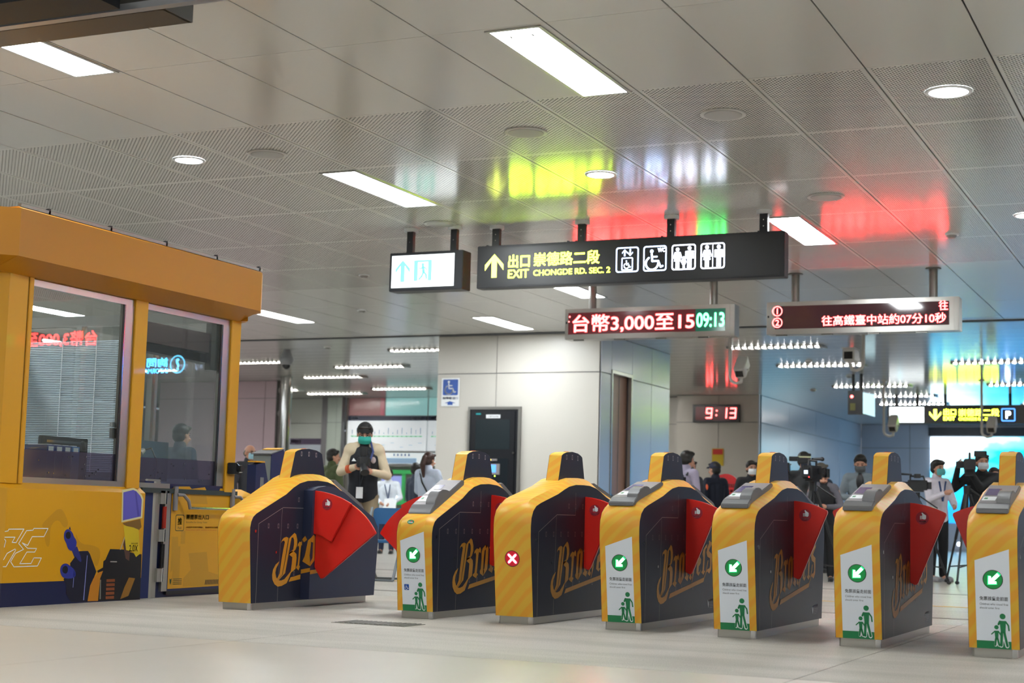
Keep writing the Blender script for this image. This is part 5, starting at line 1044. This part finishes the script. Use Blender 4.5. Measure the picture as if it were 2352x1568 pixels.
gb('foot_rail', MB().box(-.01, .01, .08, 1.0, .02, .05), M_blackm)
# ---- kiosks behind the first gate
t = thing('validator_kiosk', 'grey and navy slanted ticket kiosk behind the first gate', 'kiosk', (-8.92, 13.5, 0))
b = MB(); b.prism([(-.10, 0), (.34, 0), (.34, .9), (.12, 1.36), (-.10, 1.30)], 'x', -.11, .10)
mk('body', b, mat('kiosk_grey', '7d817e', .4), t); mk('navy_side', MB().prism([(-.10, 0), (.34, 0), (.34, .9), (.12, 1.36), (-.10, 1.30)], 'x', .10, .108), M_navydk, t)
mk('top_cap', MB().prism([(-.12, 1.30), (.12, 1.362), (.13, 1.37), (-.12, 1.31)], 'x', -.13, .11), M_greyd, t); mk('yellow_cap', MB().prism([(.04, 1.352), (.12, 1.370), (.12, 1.376), (.04, 1.358)], 'x', -.10, .10), M_yplain, t)
t = thing('validator_kiosk', 'narrow navy kiosk with a small window beside the booth column', 'kiosk', (-8.74, 13.0, 0))
mk('body', MB().prism([(-.05, 0), (.25, 0), (.25, .8), (.10, 1.21), (-.05, 1.18)], 'x', -.05, .05), M_navydk, t); mk('window', MB().box(.05, .052, .03, .09, .92, 1.06), M_greyd, t); mk('yellow_cap', MB().box(-.05, .052, -.05, .1, 1.205, 1.218), M_yplain, t)
t = thing('counter_block', 'low yellow counter block behind the swing gate', 'counter', (-8.75, 12.55, 0)); mk('body', MB().prism([(-.2, 0), (.3, 0), (.3, .86), (.1, .93), (-.2, .93)], 'y', -.2, .1), M_yplain, t)
#PEOPLE
# ================================================================== PEOPLE
def fused(name, mb, m, parent, voxel=.013, smooth=3, label=None):
    """one continuous surface from overlapping rounded volumes"""
    me = bpy.data.meshes.new(name); me.from_pydata(mb.v, [], mb.f)
    o = bpy.data.objects.new(name, me); COL.objects.link(o)
    r = o.modifiers.new('r', 'REMESH'); r.mode = 'VOXEL'; r.voxel_size = voxel; r.use_smooth_shade = True
    s = o.modifiers.new('s', 'SMOOTH'); s.iterations = smooth; s.factor = .5
    dg = bpy.context.evaluated_depsgraph_get(); m2 = bpy.data.meshes.new_from_object(o.evaluated_get(dg))
    bpy.data.objects.remove(o); bpy.data.meshes.remove(me)
    m2.name = name; m2.materials.clear(); m2.materials.append(m); m2.polygons.foreach_set('use_smooth', [True]*len(m2.polygons))
    o = bpy.data.objects.new(name, m2); link(o, parent)
    if label: o['label'] = label
    return o
def V(*a): return Vector(a)
def person(loc, yaw_, label, h=1.70, top='26282f', top_label=None, trousers='1c1d22', shoes='2a2a2c', hair='short', mask=None, glasses=False, cap=None, visor=True,
           head_pitch=0.0, head_yaw=0.0, arms=None, sleeve=None, vest=False, group='people beyond the gates', wide=1.0, long_sleeve=True, belly=0.0, hair_mat=None, lean=0.0):
    """faces local -Y. arms: (elbow, hand) for his right (-X) and left (+X) arm, in metres for a 1.70 m body"""
    t = thing('person', label, 'person', loc, yaw_, group); k = h/1.70; t.scale = (k, k, k)
    sh = .185*wide
    tilt = lambda p: V(p.x, p.y-lean*max(0, p.z-.95), p.z)
    HC_ = tilt(V(0, -.015, 1.575)); rot = Euler((head_pitch, 0, head_yaw)).to_matrix()
    def hd(p): return HC_+rot@(V(*p))
    R = arms[0] if arms else ((-.25, .02, 1.12), (-.26, -.06, .88)); L = arms[1] if arms else ((.25, .02, 1.12), (.26, -.06, .88))
    body = MB()
    # head: skull, jaw, nose, ears, neck
    body.ell(hd((0, .005, .03)), (.076, .095, .092), rot=rot); body.ell(hd((0, -.025, -.045)), (.058, .066, .070), rot=rot); body.ell(hd((0, -.045, -.085)), (.032, .035, .028), rot=rot)
    body.capsule(hd((0, -.094, .005)), hd((0, -.108, -.028)), .011, .014)
    for s in (-1, 1): body.ell(hd((s*.079, .005, -.005)), (.012, .020, .030), rot=rot); body.ell(hd((s*.035, -.082, -.035)), (.022, .018, .018))
    body.capsule(tilt(V(0, .015, 1.38)), hd((0, .01, -.06)), .062, .055)
    body.capsule(tilt(V(-.10, .0, 1.36)), tilt(V(.10, .0, 1.36)), .07, .07); body.capsule(tilt(V(0, .0, 1.32)), V(0, 0, .98), .07, .07)
    for s in (-1, 1):
        body.capsule(V(s*.09, 0, .92), V(s*.10, -.01, .50), .075, .052); body.capsule(V(s*.10, -.01, .50), V(s*.105, .01, .09), .05, .035); body.capsule(V(s*.105, .01, .06), V(s*.115, -.13, .04), .035, .03)
    for s, (e, w) in ((-1, R), (1, L)):
        S = tilt(V(s*sh, .01, 1.39)); e, w = V(*e), V(*w)
        body.capsule(S, e, .045, .037); body.capsule(e, w, .037, .025)
        d = (w-e).normalized(); inward = V(-s, -.3, -.1).normalized(); inward = (inward-d*inward.dot(d)).normalized(); side = d.cross(inward).normalized()
        palm = w+d*.05; body.ell(palm, (.030, .030, .036)); body.ell(palm+d*.02, (.027, .027, .03))
        for q, ln in enumerate((.030, .036, .034, .026)):
            b0 = palm+d*.035+side*(.0165*(q-1.5)); k1 = b0+d*ln+inward*.008; k2 = k1+d*ln*.55+inward*.02
            body.capsule(b0, k1, .0085, .008); body.capsule(k1, k2, .008, .0065)
        tb = palm-d*.005+side*(-.028); body.capsule(tb, tb+d*.03+side*-.012+inward*.02, .011, .009); body.capsule(tb+d*.03+side*-.012+inward*.02, tb+d*.05+inward*.035, .009, .0075)
    b = fused('body', body, M_skin, t, .0095, 2); 
    # clothes
    M_t = mat('cloth_'+top, top, .8, noise=.10, scale=14, bump=.15); M_s = mat('cloth_'+(sleeve or top), sleeve or top, .8, noise=.10, scale=14, bump=.15)
    c = MB()
    c.capsule(tilt(V(-sh+.035, .005, 1.375)), tilt(V(sh-.035, .005, 1.375)), .080, .080); c.capsule(tilt(V(-.085*wide, 0, 1.28)), V(-.07*wide, 0, 1.0), .098, .088+belly); c.capsule(tilt(V(.085*wide, 0, 1.28)), V(.07*wide, 0, 1.0), .098, .088+belly)
    c.ell(tilt(V(0, -.02, 1.26)), (.15*wide, .105, .16)); c.capsule(tilt(V(0, .012, 1.30)), V(0, 0, .95), .105, .10); c.capsule(V(-.07*wide, 0, 1.0), V(-.075, 0, .88), .095+belly, .10); c.capsule(V(.07*wide, 0, 1.0), V(.075, 0, .88), .095+belly, .10)
    c.capsule(tilt(V(0, .01, 1.42)), tilt(V(0, .008, 1.47)), .078, .070)
    if sleeve is None:
        for s, (e, w) in ((-1, R), (1, L)):
            S = tilt(V(s*(sh-.01), .01, 1.385)); e, w = V(*e), V(*w); c.capsule(S, e, .066, .053); c.capsule(e, e+(w-e)*(1.0 if long_sleeve else .1), .053, .038 if long_sleeve else .05)
    tp = fused('top', c, M_t, t, .013, 3, top_label)
    if sleeve is not None:
        for s, (e, w) in ((-1, R), (1, L)):
            c = MB(); S = tilt(V(s*(sh-.045), .008, 1.39)); e, w = V(*e), V(*w); c.ell(S, (.094, .096, .092)); c.capsule(tilt(V(s*.075, .008, 1.435)), S, .062, .085); c.capsule(S+V(s*.02, 0, -.02), e, .070, .052); c.capsule(e, w, .052, .037); fused('sleeve', c, M_s, t, .012, 3)
    c = MB()
    for s in (-1, 1):
        c.capsule(V(s*.06, 0, .96), V(s*.09, 0, .84), .082, .088); c.capsule(V(s*.09, 0, .88), V(s*.10, -.01, .50), .090, .070); c.capsule(V(s*.10, -.01, .50), V(s*.105, .01, .10), .070, .055)
    fused('trousers', c, mat('cloth_'+trousers, trousers, .8, noise=.12, scale=14, bump=.12), t, .013, 3)
    for s in (-1, 1):
        c = MB(); c.ell(V(s*.108, .02, .045), (.045, .055, .045)); c.ell(V(s*.115, -.10, .04), (.045, .09, .038)); c.box(s*.112-.04, s*.112+.04, -.17, .06, .0, .02); fused('shoe', c, mat('shoe_'+shoes, shoes, .5), t, .012, 2)
    # eyes, brows
    for s in (-1, 1):
        mk('eye', MB().ell(hd((s*.032, -.083, .008)), (.011, .006, .006), 10, 8), M_black, b, smooth=True)
        mk('eyebrow', MB().capsule(hd((s*.018, -.090, .030)), hd((s*.048, -.080, .030)), .0045, .0035), M_hair, b, smooth=True)
    if not mask: mk('mouth', MB().capsule(hd((-.018, -.096, -.055)), hd((.018, -.096, -.055)), .004, .004), mat('lips', '8c4f46', .5), b, smooth=True)
    hm = hair_mat or M_hair
    if hair:
        c = MB()
        if hair != 'bald':
            c.ell(hd((0, .018, .052)), (.088, .100, .088), rot=rot); c.ell(hd((0, .045, -.005)), (.080, .070, .075), rot=rot)
            for i in range(7): c.ell(hd((-.06+.02*i, -.055-.012*math.sin(PI*i/6), .088)), (.022, .028, .022), 8, 6)
            for s in (-1, 1): c.capsule(hd((s*.078, -.01, .06)), hd((s*.080, -.005, .012)), .016, .008)
        else:
            c.ell(hd((0, .050, .0)), (.078, .060, .060), rot=rot)
            for s in (-1, 1): c.capsule(hd((s*.076, .02, .03)), hd((s*.078, .02, -.01)), .016, .012)
        if hair == 'ponytail':
            c.ell(hd((0, .11, .055)), (.035, .035, .035)); c.capsule(hd((0, .12, .05)), hd((0, .16, -.06)), .038, .045); c.capsule(hd((0, .16, -.06)), hd((0, .13, -.24)), .045, .022)
        if hair == 'mop':
            c.ell(hd((0, -.04, .085)), (.085, .06, .045), rot=rot); c.capsule(hd((-.07, .0, .05)), hd((-.075, .01, -.02)), .025, .02); c.capsule(hd((.07, .0, .05)), hd((.075, .01, -.02)), .025, .02)
        fused('hair', c, hm, b, .010, 1)
    if mask:
        c = MB(); n = 12; vs = []; 
        for j in range(9):
            v = -1+2*j/8
            for i in range(n+1):
                a = math.radians(-72+144*i/n); r = .074*(1-.10*v*v)+.004; z = -.052-.046*v*(-1)*-1
                zz = -.045+v*.045; rr = .079-.012*abs(v)**2; vs.append(hd((math.sin(a)*rr*1.0, -.035-math.cos(a)*(.094-.022*max(0, -v)-.008*max(0, v)), zz)))
        fs = [(j*(n+1)+i, j*(n+1)+i+1, (j+1)*(n+1)+i+1, (j+1)*(n+1)+i) for j in range(8) for i in range(n)]
        mk('face_mask', MB().add(vs, fs), mat('mask_'+mask, mask, .8), b, smooth=True, label='face mask')
    if glasses:
        g_ = MB()
        for s in (-1, 1):
            pts = [hd((s*.034+.024*math.cos(a), -.094, .008+.017*math.sin(a))) for a in [2*PI*i/12 for i in range(13)]]; g_.path(pts, .0022, 6); g_.tube(hd((s*.058, -.092, .012)), hd((s*.08, .0, .01)), .002)
        g_.tube(hd((-.010, -.097, .01)), hd((.010, -.097, .01)), .002); mk('glasses', g_, M_black, b)
    if cap:
        c = MB(); vs = []; n = 20
        for j in range(8):
            th = PI*.5*j/7
            for i in range(n): a = 2*PI*i/n; vs.append(hd((.094*math.sin(th)*math.cos(a), .008+.108*math.sin(th)*math.sin(a), .035+.108*math.cos(th))))
        c.add(vs, [(j*n+i, j*n+(i+1) % n, (j+1)*n+(i+1) % n, (j+1)*n+i) for j in range(7) for i in range(n)])
        cp = mk('cap', c, mat('cap_'+cap, cap, .7), b, smooth=True)
        br = [( .08*math.cos(a), -.075-.085*math.sin(a)) for a in [PI*i/12 for i in range(13)]]
        c = MB(); vs = [hd((x, y, .045-.02*(abs(y)-.075)/.085*1.0)) for x, y in br]+[hd((x, y, .052-.02*(abs(y)-.075)/.085)) for x, y in br]; m_ = len(br)
        c.add(vs, [tuple(range(m_)), tuple(range(2*m_-1, m_-1, -1))]+[(i, (i+1) % m_, (i+1) % m_+m_, i+m_) for i in range(m_)]); (mk('visor', c, mat('cap_'+cap, cap, .7), cp) if visor else None)
    t['hd'] = 0; del t['hd']
    return t, b, tp, hd
def child(name, mb, m, parent, **k): return mk(name, mb, m, parent, **k)
# the photographer beyond the first two gates
t, b, tp, hd = person((-9.33, 16.15, 0), .52, 'person in black cap, teal mask and cream-sleeved navy jacket, looking down at his camera', 1.79, top='14171f', top_label='navy jacket body', trousers='8a7a62', shoes='3a3430', hair='short', mask='2fa89a', glasses=True, cap='101113', visor=False, head_pitch=.26, head_yaw=.0,
    arms=(((-.255, -.05, 1.15), (-.10, -.26, 1.20)), ((.265, -.04, 1.12), (.10, -.27, 1.15))), sleeve='c6b79c', wide=1.0)
child('jacket_emblem', MB().ell((.105, -.128, 1.285), (.028, .012, .036)), mat('emblem_mixed', 'b9a7a8', .6), tp, smooth=True)
child('jacket_mark', MB().prism([(-.135, 1.27), (-.085, 1.27), (-.115, 1.305)], 'y', -.135, -.118), M_white, tp)
child('wrist_band', MB().tube((-.18, -.205, 1.175), (-.15, -.225, 1.18), .046, .046, 16), mat('band_orange', 'b8502a', .7), t)
child('name_badge', MB().box(-.075, .0, -.145, -.14, .86, .985), M_white, t, label='white name badge'); child('lanyard', MB().tube((-.05, -.12, 1.36), (-.035, -.14, .985), .006).tube((.05, -.12, 1.36), (-.035, -.14, .985), .006), mat('lanyard_dark', '1d2430', .6), t)
t = thing('photo_camera', 'black camera with upright flash held by the person in the black cap', 'camera', (-9.33, 16.15, 0), .52); t.scale = (1.05, 1.05, 1.05)
mk('body', MB().bbox(-.08, .075, -.40, -.31, 1.20, 1.31, .02), M_black, t, bevel=.01); mk('lens', MB().tube((0, -.36, 1.225), (.015, -.42, 1.15), .045, .050, 18), M_blackm, t, smooth=True); mk('lens_ring', MB().tube((.0155, -.418, 1.152), (.017, -.428, 1.140), .051, .051, 18), M_blackm, t)
mk('flash', MB().bbox(-.045, .045, -.37, -.30, 1.32, 1.43, .015), M_black, t, bevel=.01); mk('neck_strap', MB().path([(.07, -.33, 1.28), (.10, -.20, 1.38), (.07, -.02, 1.50)], .012, 6), mat('strap_blue', '2c3c70', .7), t)
# others on the left
person((-13.35, 19.7, 0), 1.25, 'bald person with glasses and a pale blue mask beside the booth', 1.70, top='33343a', hair='bald', mask='9cc8d8', glasses=True, hair_mat=M_hairg)
person((-12.75, 21.1, 0), 2.75, 'person in an olive jacket seen from behind, beside the photographer in the black cap', 1.71, top='46512f', trousers='2a2c30', head_yaw=-.5)
t, b, tp, hd = person((-14.2, 25.5, 0), .35, 'person in a white shirt with lanyard and pale mask holding papers', 1.56, top='d8dfe8', trousers='1f2740', hair='mop', mask='a9c9cc', arms=(((-.26, -.02, 1.12), (-.12, -.22, 1.02)), ((.26, -.03, 1.12), (.12, -.24, 1.0))))
child('lanyard', MB().tube((-.05, -.12, 1.38), (.03, -.13, 1.06), .009).tube((.06, -.11, 1.38), (.03, -.13, 1.06), .009), mat('lanyard_blue', '23406e', .6), t)
p = thing('paper_sheets', 'white paper sheets held by the person in the white shirt', 'paper', (-14.2, 25.5, 0), .35); mk('sheet', MB().add([(-.02, -.25, 1.0), (.17, -.30, 1.02), (.14, -.33, .80), (-.05, -.28, .78)], [(0, 1, 2, 3)]), M_white, p); mk('sheet', MB().add([(.04, -.26, .99), (.22, -.31, .98), (.20, -.34, .80), (.0, -.29, .79)], [(0, 1, 2, 3)]), M_white, p)
t, b, tp, hd = person((-10.75, 20.5, 0), 2.95, 'person with a long ponytail in a pale blue-white jacket and dark bag strap', 1.64, top='c3cfe2', trousers='1f2430', hair='ponytail', hair_mat=mat('brown_hair', '3a231c', .45, noise=.3, scale=60), arms=(((-.24, -.05, 1.12), (-.16, -.22, 1.0)), ((.24, -.05, 1.12), (.16, -.22, 1.0))))
child('bag_strap', MB().path([(.12, .06, 1.42), (.02, .125, 1.25), (-.13, .11, 1.02)], .012, 6), M_black, t)
person((-12.4, 23.2, 0), 2.6, 'person mostly hidden behind the one with the ponytail, dark sleeve at the machine', 1.58, top='2b3446', arms=(((-.26, -.10, 1.16), (-.22, -.36, 1.18)), ((.25, 0, 1.12), (.26, -.06, .9))))
# right-hand side
t, b, tp, hd = person((-7.15, 21.6, 0), 2.6, 'person in a lilac-grey shirt with a black backpack, seen from behind', 1.74, top='a29bb0', trousers='25262c', hair='mop')
child('backpack', MB().bbox(-.16, .16, .10, .30, .98, 1.36, .05), M_blackm, t, bevel=.03, smooth=True); child('backpack_strap', MB().path([(-.12, .10, 1.36), (-.13, .0, 1.46), (-.12, -.10, 1.30)], .018, 6).path([(.12, .10, 1.36), (.13, .0, 1.46), (.12, -.10, 1.30)], .018, 6), M_blackm, t)
person((-7.85, 23.9, 0), .9, 'person half hidden behind the one with the backpack', 1.70, top='3c3f48')
t, b, tp, hd = person((-7.75, 24.9, 0), -2.1, 'police officer in navy uniform and navy cap with an orange shoulder patch', 1.71, top='161b2c', trousers='161b2c', cap='141b3c', wide=1.05)
child('shoulder_patch', MB().ell((.236, .055, 1.29), (.014, .045, .05)), mat('patch_orange', 'd2562c', .6), tp, smooth=True)
person((-6.85, 23.9, 0), .3, 'person in a black jacket with turquoise collar and white mask', 1.70, top='17191d', mask='dfe3e6', head_yaw=.3)
t, b, tp, hd = person((-5.46, 21.7, 0), .1, 'person wearing a pale headband behind a shoulder camera', 1.74, top='3b3d40', trousers='202226', mask='2a3040', arms=(((-.27, -.10, 1.22), (-.20, -.22, 1.42)), ((.25, -.05, 1.15), (.12, -.22, 1.30))), head_yaw=.5)
child('headband', MB().add([hd((.093*math.cos(a), .008+.106*math.sin(a), z)) for z in (.048, .068) for a in [2*PI*i/24 for i in range(24)]], [(i, (i+1) % 24, (i+1) % 24+24, i+24) for i in range(24)]), mat('headband_pale', 'c9d0a8', .7), b)
person((-5.85, 24.3, 0), 2.6, 'person with greying hair and pale collar, turned away toward the blue-lit wall', 1.69, top='222c3c', hair_mat=M_hairg)
t, b, tp, hd = person((-4.96, 20.75, 0), .2, 'person in a black vest with grey sleeves holding a phone under the video camera', 1.48, top='15161a', trousers='141518', sleeve='5c5a62', hair='short', head_pitch=.5, arms=(((-.27, -.04, 1.12), (-.08, -.28, 1.12)), ((.27, -.04, 1.12), (.06, -.28, 1.12))))
t, b, tp, hd = person((-4.85, 22.5, 0), .15, 'person in a grey jacket and dark grey mask looking down at a phone', 1.74, top='77828a', top_label='grey jacket', trousers='1c1d22', mask='55585a', head_pitch=.3, arms=(((-.27, -.04, 1.12), (-.10, -.28, 1.10)), ((.27, -.04, 1.12), (.10, -.28, 1.10))))
child('shirt_front', MB().ell((0, -.105, 1.33), (.055, .045, .12)), M_blackm, tp, smooth=True)
p = thing('mobile_phone', 'dark phone held by the person in the grey jacket', 'phone', (-4.85, 22.5, 0), .15); mk('case', MB().bbox(-.05, .07, -.39, -.37, 1.10, 1.16, .008), M_black, p)
t, b, tp, hd = person((-3.78, 22.5, 0), .9, 'person in a white jacket with lanyard beside a tripod, teal mask, checked sneakers', 1.68, top='d5d0da', top_label='white jacket', trousers='111216', shoes='8c8c90', hair='mop', mask='58a8a8', arms=(((-.25, -.12, 1.14), (-.18, -.32, 1.22)), ((.25, -.06, 1.10), (.10, -.24, 1.05))))
child('lanyard', MB().tube((-.06, -.11, 1.40), (-.02, -.135, 1.12), .012).tube((.06, -.11, 1.40), (-.02, -.135, 1.12), .012), mat('lanyard_blue', '23406e', .6), t)
t, b, tp, hd = person((-3.24, 23.0, 0), .1, 'person in a black jacket and white mask raising a large video camera', 1.80, top='15171a', top_label='black jacket', trousers='1b222c', shoes='8a6a3c', mask='cfd5da', arms=(((-.36, -.08, 1.22), (-.30, -.22, 1.50)), ((-.02, -.26, 1.24), (-.16, -.30, 1.48))), wide=1.1, head_yaw=.35)
person((-3.40, 25.4, 0), .4, 'person behind the raised video camera, only the dark hair showing', 1.69, top='202226')
person((-9.9, 13.35, 0), 2.95, 'person seen through the booth glass, only dark hair above the screens', 1.60, top='3b4350', group='people beyond the gates')
# ---- video cameras and tripods
def tripod(x, y, h, label, spread=.42, yaw_=0.0):
    t = thing('tripod', label, 'tripod', (x, y, 0), yaw_, 'camera tripods')
    mk('head', MB().tube((0, 0, h-.12), (0, 0, h), .045, .05, 14), M_black, t); mk('centre_column', MB().tube((0, 0, h-.62), (0, 0, h-.1), .022, .022, 10), M_blackm, t)
    for k in range(3):
        a = 2*PI*k/3+.35; q = V(math.cos(a), math.sin(a), 0)
        l = mk('leg', MB().tube(q*.04+V(0, 0, h-.12), q*spread*.55+V(0, 0, h*.45), .022, .020, 8).tube(q*spread*.5+V(0, 0, h*.5), q*spread+V(0, 0, .03), .016, .014, 8), M_black, t); mk('foot', MB().ell(q*spread+V(0, 0, .025), (.03, .03, .025), 8, 6), M_black, l)
        mk('spreader', MB().tube(q*spread*.82+V(0, 0, .22), V(0, 0, .25), .009, .009, 6), M_blackm, t)
    mk('pan_handle', MB().tube((.03, .02, h-.04), (.22, .32, h-.2), .010, .010, 8), M_black, t); return t
def videocam(x, y, z, yaw_, label, s=1.0, mic=True):
    t = thing('video_camera', label, 'video camera', (x, y, z), yaw_, 'video cameras on tripods'); t.scale = (s, s, s)
    mk('body', MB().bbox(-.065, .065, -.14, .18, .0, .17, .015), M_black, t, bevel=.008); l = mk('lens', MB().tube((0, -.14, .09), (0, -.29, .09), .048, .055, 18), M_blackm, t, smooth=True); mk('lens_hood', MB().bbox(-.07, .07, -.36, -.28, .035, .145, .008), M_black, l)
    mk('top_handle', MB().path([(0, -.10, .17), (0, -.10, .235), (0, .12, .235), (0, .14, .17)], .014, 8), M_black, t, smooth=True); mk('viewfinder', MB().bbox(.05, .20, -.05, .05, .20, .27, .01), M_black, t, bevel=.006); mk('battery', MB().bbox(-.05, .05, .18, .25, .02, .14, .01), M_blackm, t)
    mk('side_screen', MB().box(-.16, -.066, -.02, .0, .06, .14), M_black, t)
    if mic: m_ = mk('microphone', MB().tube((.045, -.08, .26), (.045, -.36, .27), .014, .022, 10), M_blackm, t, smooth=True); mk('mic_tip', MB().ell((.045, -.37, .27), (.028, .04, .028)), M_black, m_, smooth=True)
    mk('plate', MB().box(-.05, .05, -.1, .12, -.03, 0), M_blackm, t)
    return t
tripod(-4.86, 19.75, 1.28, 'tripod carrying the video camera with a bright small screen'); c = videocam(-4.86, 19.75, 1.31, PI-.2, 'video camera with a bright small screen, on the tripod beside the phone user')
mk('bright_screen', MB().box(-.05, .0, .251, .256, .06, .105), mat('viewfinder_glow', 'cfe0ff', .5, emit=(.7, .82, 1), es=1.1), c); mk('red_tally', MB().ell((-.07, .26, .02), (.008, .008, .008), 8, 6), mat('tally_red', 'ff2020', .5, emit=(1, .05, .05), es=3), c)
tripod(-3.85, 21.3, 1.20, 'tripod in front of the person in the white jacket'); videocam(-3.85, 21.3, 1.23, -1.25, 'video camera with long microphone pointing away from the person in the white jacket', .78)
tripod(-3.30, 22.0, 1.32, 'tripod under the raised large video camera'); videocam(-3.33, 22.45, 1.50, .15, 'large video camera raised before the person in the black jacket', 1.15, mic=False)
videocam(-5.62, 21.3, 1.42, .2, 'shoulder video camera beside the pale headband', .9, mic=False)
# ---- blue folding chair
t = thing('folding_chair', 'blue folding chair with grey tube legs beyond the first gate', 'chair', (-8.56, 15.45, 0), .15)
M_bl = mat('chair_blue_plastic', '2f618f', .45); M_tb = mat('chair_grey_tube', '6c7277', .4, metal=.3)
bp = MB(); bp.prism(rrect(-.20, .62, .20, .80, .05), 'y', -.012, .012).prism([(-.19, .64), (-.13, .64), (-.15, .48), (-.19, .44)], 'y', -.012, .012).prism([(.13, .64), (.19, .64), (.19, .44), (.15, .48)], 'y', -.012, .012)
mk('backrest', bp, M_bl, t, bevel=.005, smooth=True, rot=None); mk('seat', MB().bbox(-.20, .20, -.42, -.02, .42, .45, .05), M_bl, t, bevel=.006)
for s in (-1, 1):
    mk('leg', MB().tube((s*.215, -.005, .80), (s*.215, -.44, .02), .016, .016, 10), M_tb, t, smooth=True); mk('leg', MB().tube((s*.19, -.36, .43), (s*.19, .12, .02), .016, .016, 10), M_tb, t, smooth=True)
mk('foot_bar', MB().tube((-.215, -.44, .02), (.215, -.44, .02), .012, .012, 10), M_tb, t); mk('foot_bar', MB().tube((-.19, .12, .02), (.19, .12, .02), .012, .012, 10), M_tb, t)
t = thing('jacket', 'blue cloth hanging from the folding chair', 'cloth', (-8.78, 15.32, 0), .35); mk('drape', MB().prism([(-.10, .52), (.06, .52), (.12, .20), (.0, .14), (-.10, .2)], 'y', -.03, .02), mat('cloth_blue', '27507c', .8), t, bevel=.01, smooth=True)
